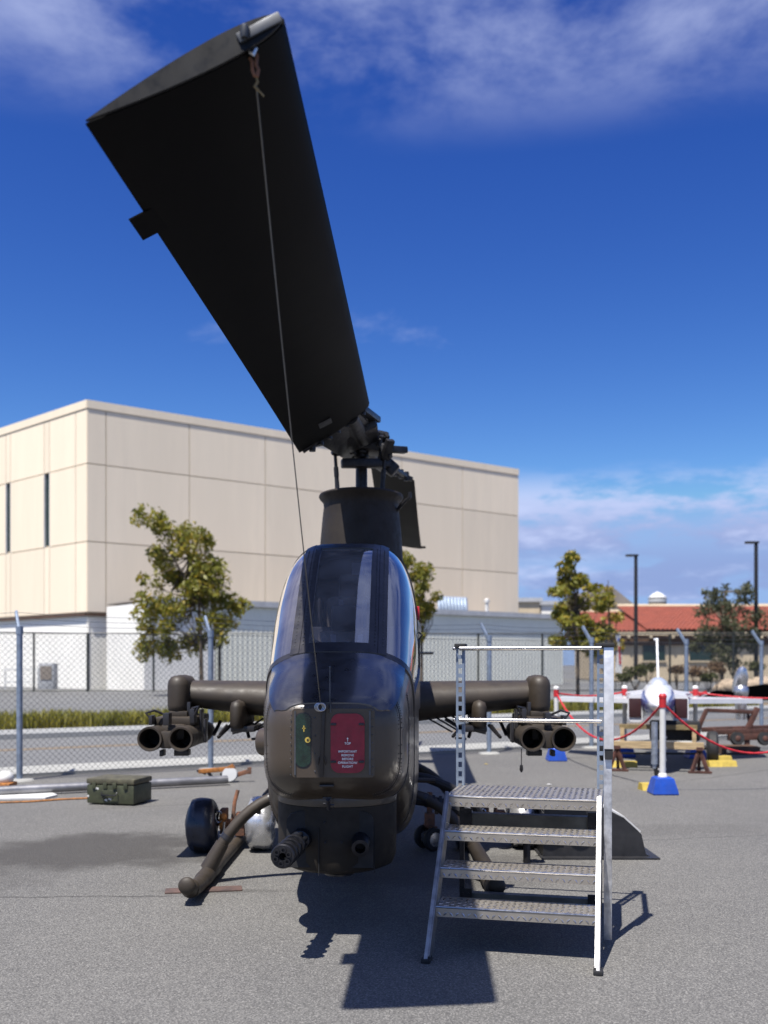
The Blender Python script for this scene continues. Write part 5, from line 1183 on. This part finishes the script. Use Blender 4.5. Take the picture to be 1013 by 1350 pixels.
for sd in (-1, 1):
    b = B(); rr = []
    for y, x0, x1, z0, z1 in ((15.35, .23, .46, .72, 1.13), (16.4, .2, .46, .74, 1.16), (18.0, .1, .32, .86, 1.12)):
        rr.append([J(sd * x0, y, z0 + .03), J(sd * (x0 + .04), y, z0), J(sd * (x1 - .05), y, z0), J(sd * x1, y, z0 + .06), J(sd * x1, y, z1 - .05), J(sd * (x1 - .03), y, z1), J(sd * x0, y, z1 + .04)])
    b.loft(rr, True, True); o = part('intake', b, M_jet, jet)
    part('intake_plug', B().box(J(sd * .345, 15.345, .94), (.19, .03, .30), bev=.008), M_maroon, o)
    b = B(); b.poly([J(sd * .43, 16.2, .98), J(sd * .43, 17.6, .98), J(sd * 1.72, 17.9, .955), J(sd * 1.72, 17.3, .955)], (0, 0, .075)); part('wing', b, M_jet, jet)
    b = B(); b.poly([J(sd * .2, 18.2, 1.06), J(sd * .2, 18.9, 1.06), J(sd * .85, 19.1, 1.0), J(sd * .85, 18.8, 1.0)], (0, 0, .03)); part('tailplane', b, M_jet, jet)
    b = B(); b.poly([J(sd * .22, 15.5, 1.14), J(sd * .52, 16.3, 1.12), J(sd * .52, 17.2, 1.12), J(sd * .22, 17.2, 1.16)], (0, 0, .025)); part('shoulder_fairing', b, M_jet, jet)
b = B(); b.poly([J(-.012, 17.2, 1.28), J(-.012, 18.9, 1.2), J(-.03, 19.3, 2.08), J(-.035, 18.85, 2.12), J(-.02, 18.2, 1.6)], (.035, 0, 0)); part('tail_fin', b, M_jet, jet)
b = B(); b.box(J(-.035, 19.05, 2.10), (.09, .35, .035), bev=.012); part('fin_tip', b, M_jet, jet)
# trestle, beams, wheels
tr = thing('jet_trestle', 'timber and rusty steel trestle carrying the small white jet', 'trestle', (JX, 16.2, 0)); tr.rotation_euler.z = jet.rotation_euler.z = R(-15.5)
part('top_beam', B().box(J(0, 15.1, .66), (1.15, .10, .07)), M_wood2, tr); part('lower_beam', B().box(J(-.02, 14.85, .40), (1.36, .1, .10)), M_wood, tr)
for sd in (-1, 1):
    part('upright', B().box(J(sd * .53, 15.05, .52), (.06, .06, .25)), M_wood, tr)
    b = B(); b.bar(J(sd * .6, 14.85, .36), J(sd * .6 - .12, 14.75, .0), .045, .045); b.bar(J(sd * .6, 14.85, .36), J(sd * .6 + .12, 14.75, .0), .045, .045); b.bar(J(sd * .6, 14.88, .36), J(sd * .6, 15.2, .0), .045, .045); b.box(J(sd * .6, 14.85, .36), (.1, .12, .05)); b.box(J(sd * .6, 14.75, .02), (.34, .05, .03)); part('steel_leg', b, M_rusty, tr)
part('cradle_pad', B().box(J(.25, 15.3, .60), (.75, .3, .3), bev=.04), M_dark, tr)
part('tie_bar', B().bar(J(-.6, 15.6, .2), J(.6, 15.6, .22), .03, .03), M_gun, tr)
for sd in (-1, 1):
    b = B(); b.lathe([(.12, -.09), (.24, -.085), (.27, -.05), (.27, .05), (.24, .085), (.12, .09)], J(sd * .85, 16.2, .27), 24, Quaternion((0, 1, 0), R(90))); o = part('wheel', b, M_rubber, tr); part('rim', B().lathe([(.03, -.08), (.12, -.07), (.12, .07), (.03, .08)], J(sd * .85, 16.2, .27), 16, Quaternion((0, 1, 0), R(90))), M_trim, o)
part('axle', B().tube([J(-.8, 16.2, .27), J(.8, 16.2, .27)], .035, 8), M_gun, tr)
jp = V(JX - .048, 13.95, 0); b = B(); b.tube([jp + V(0, 0, .2), jp + V(0, 0, .80)], .045, 12); b.tube([jp + V(0, 0, .14), jp + V(0, 0, .3)], .03, 10); jk = part('jockey_post', b, M_galv, tr)
part('jockey_wheel', B().lathe([(.02, -.03), (.075, -.028), (.085, 0), (.075, .028), (.02, .03)], jp + V(.05, 0, .085), 16, Quaternion((0, 0, 1), R(25)) @ Quaternion((0, 1, 0), R(90))), M_gun, jk)
b = B()
for k in range(16):
    z = .62 - .032 * k; b.tube([jp + V(.13 + .02 * math.sin(k * 1.3) + .018 * math.cos(a), -.03 + (.018 * math.sin(a) if k % 2 else 0), z + (.02 * math.sin(a) if not k % 2 else .006 * math.sin(2 * a))) for a in [2 * math.pi * q / 8 for q in range(9)]], .005, 5)
part('safety_chain', b, M_silver, jk)
def chock(c, rz, label, L_=.36):
    b = B(); q = Quaternion((0, 0, 1), R(rz)); pr = [V(0, -.1, 0), V(0, .1, 0), V(0, .06, .09), V(0, -.06, .09)]
    b.poly([c + q @ (p + V(-L_ / 2, 0, 0)) for p in pr], q @ V(L_, 0, 0)); single('wheel_chock', b, M_yellow, label, 'chock', c, 'yellow wheel chocks')
chock(V(at(858, 1, 12.9).x, 12.75, 0), 5, 'yellow chock behind the nearest blue post base'); chock(V(at(945, 1, 15.9).x, 15.7, 0), 8, 'long yellow chock before the jet trailer tyre', .46); chock(V(at(955, 1, 16.4).x, 16.5, 0), 30, 'short yellow chock beside the jet trailer tyre', .3); chock(V(at(818, 1, 15.7).x, 15.6, 0), 0, 'yellow chock left of the jet trailer under the wing', .45)
# rope barrier
def stanchion(c, label):
    t = thing('barrier_post', label, 'barrier post', c, 'rope barrier posts')
    b = B(); rr = [[c + V(sx * a, sy * a, z) for sx, sy in ((-1, -1), (1, -1), (1, 1), (-1, 1))] for a, z in ((.150, 0), (.158, .015), (.152, .05), (.112, .20), (.085, .215))]; b.loft(rr, True, True); part('base_block', b, M_blue, t, angle=25)
    part('collar', B().lathe([(.06, .21), (.052, .25), (.043, .26)], c, 14), M_white, t)
    part('post', B().lathe([(.038, .21), (.038, 1.10)], c, 16), M_white, t); part('post_band', B().lathe([(.046, 1.08), (.046, 1.20)], c, 16), M_redp, t); part('post_cap', B().lathe([(.05, 1.20), (.05, 1.23), (.03, 1.255)], c, 16), M_white if 'near' not in label else M_redp, t)
P1, P2, P3, P4, P5 = V(3.49, 12.35, 0), V(4.22, 17.3, 0), V(5.40, 17.1, 0), V(2.9, 16.6, 0), V(6.1, 13.0, 0)
stanchion(P1, 'nearest white barrier post in blue base before the jet'); stanchion(P2, 'white barrier post behind the jet left wing'); stanchion(P3, 'white barrier post behind the jet right wing'); stanchion(P4, 'white barrier post behind the right missile launcher')
def rope(a, c, sag, label, za=1.14, zb=1.14):
    b = B(); pts = []; n = 40
    for k in range(n + 1):
        f = k / n; p = lerp(a + V(0, 0, za), c + V(0, 0, zb), f); pts.append(p - V(0, 0, 4 * sag * f * (1 - f)))
    for k in range(n):      # links
        p, q = pts[k], pts[k + 1]; b.tube([p - (q - p) * .12, q + (q - p) * .12], .013 if k % 2 else .016, 6)
    single('barrier_rope', b, M_rope, label, 'rope', a, 'red barrier ropes')
rope(P1, P4, .62, 'sagging red rope from the nearest post back to the launcher side'); rope(P1, P5, .66, 'sagging red rope from the nearest post to the right edge'); rope(P4, P2, .06, 'taut red rope between the two posts left of the jet'); rope(P2, P3, .03, 'taut red rope behind the jet fuselage'); rope(P3, V(7.9, 16.6, 0), .10, 'red rope running right past the propeller')
b = B(); c = gnd(645, 1002); 
# propeller and brown cart
pc = at(977, 913, 18.4); t = thing('propeller', 'large black aircraft propeller with silver hub on a cart', 'propeller', V(pc.x, pc.y, .5))
b = B(); b.lathe([(.13, .0), (.13, .25), (.08, .42), (.03, .47)], pc + V(0, .1, .05), 20, Quaternion((1, 0, 0), R(25))); b.lathe([(.10, -.5), (.11, -.1), (.14, 0), (.12, .08)], pc, 20); b.ball(pc + V(0, 0, .02), .15, 16, 10); part('hub', b, M_silver, t)
def pblade(pts, d, nm='blade'): part(nm, B().poly([at(x, y, 18.4) + V(0, dy, 0) for x, y, dy in pts], d), M_black, t, angle=30)
pblade([(975, 917, 0), (963, 911, -.05), (945, 910, -.05), (926, 915, 0), (920, 918, 0), (935, 921, .1), (958, 922, .1), (975, 921, .05)], (0, .07, .0))
pblade([(981, 910, 0), (988, 905, 0), (1010, 902, 0), (1045, 904, 0), (1056, 912, .05), (1045, 922, .1), (1000, 924, .1), (986, 921, .05)], (0, .08, .0))
part('blade_tip_stripe', B().bar(at(921, 916, 18.38), at(932, 912, 18.36), .02, .05), M_redp, t); part('blade_tip_stripe', B().bar(at(925, 917.5, 18.38), at(936, 913.5, 18.36), .02, .03), M_white, t)
D = 18.2; t = thing('brown_cart', 'rust brown steel frame cart under the propeller', 'cart', V(at(960, 1, D).x, D, 0))
def fr(a, c, wd=.07, nm='frame_member', d=0.0): part(nm, B().bar(at(*a, D + d), at(*c, D + d), wd, wd, bev=.008), M_rusty, t)
fr((919, 965), (932, 935)); fr((932, 936), (994, 939)); fr((981, 971), (999, 933), .09); fr((940, 965), (1040, 964), .1); fr((985, 940), (993, 962), .06, d=.4); fr((925, 962), (1040, 958), .09, d=.9); fr((960, 972), (1040, 970), .12)
for px in (972, 1008): 
    c = at(px, 975, D - .1); o = part('wheel', B().lathe([(.05, -.05), (.12, -.05), (.13, 0), (.12, .05), (.05, .05)], V(c.x, c.y, .26), 18, Quaternion((1, 0, 0), R(80))), M_rubber, t); part('wheel_hub', B().lathe([(.02, -.07), (.05, -.06), (.05, .06), (.02, .07)], V(c.x, c.y, .26), 12, Quaternion((1, 0, 0), R(80))), M_rusty, o); part('wheel_leg', B().bar(V(c.x, c.y, .26), V(c.x, c.y, .42), .06, .06), M_rusty, t)
b = B(); c = at(974, 990, 17.8); b.box((c.x, 17.9, .12), (.62, .4, .06)); b.box((c.x - .28, 17.9, .045), (.06, .4, .09)); b.box((c.x + .28, 17.9, .045), (.06, .4, .09)); b.box((c.x + .1, 17.75, .10), (.5, .12, .08)); part('floor_skid', b, M_fascia, t)
part('cart_leg', B().bar(at(985, 968, D), V(at(985, 968, D).x, D, 0), .08, .08), M_rusty, t)
# small litter
r = random.Random(5)
for px, py, m, lab in ((641, 1008, M_yellow, 'tiny yellow leaf on the tarmac behind the steps'), (724, 1035, M_white, 'small white scrap on the tarmac right of the steps')):
    c = gnd(px, py); b = B(); b.poly([c + V(-.035, 0, .006), c + V(0, -.03, .012), c + V(.04, .0, .006), c + V(.005, .03, .014)], (0, 0, .003)); single('litter_scrap', b, m, lab, 'scrap', c)
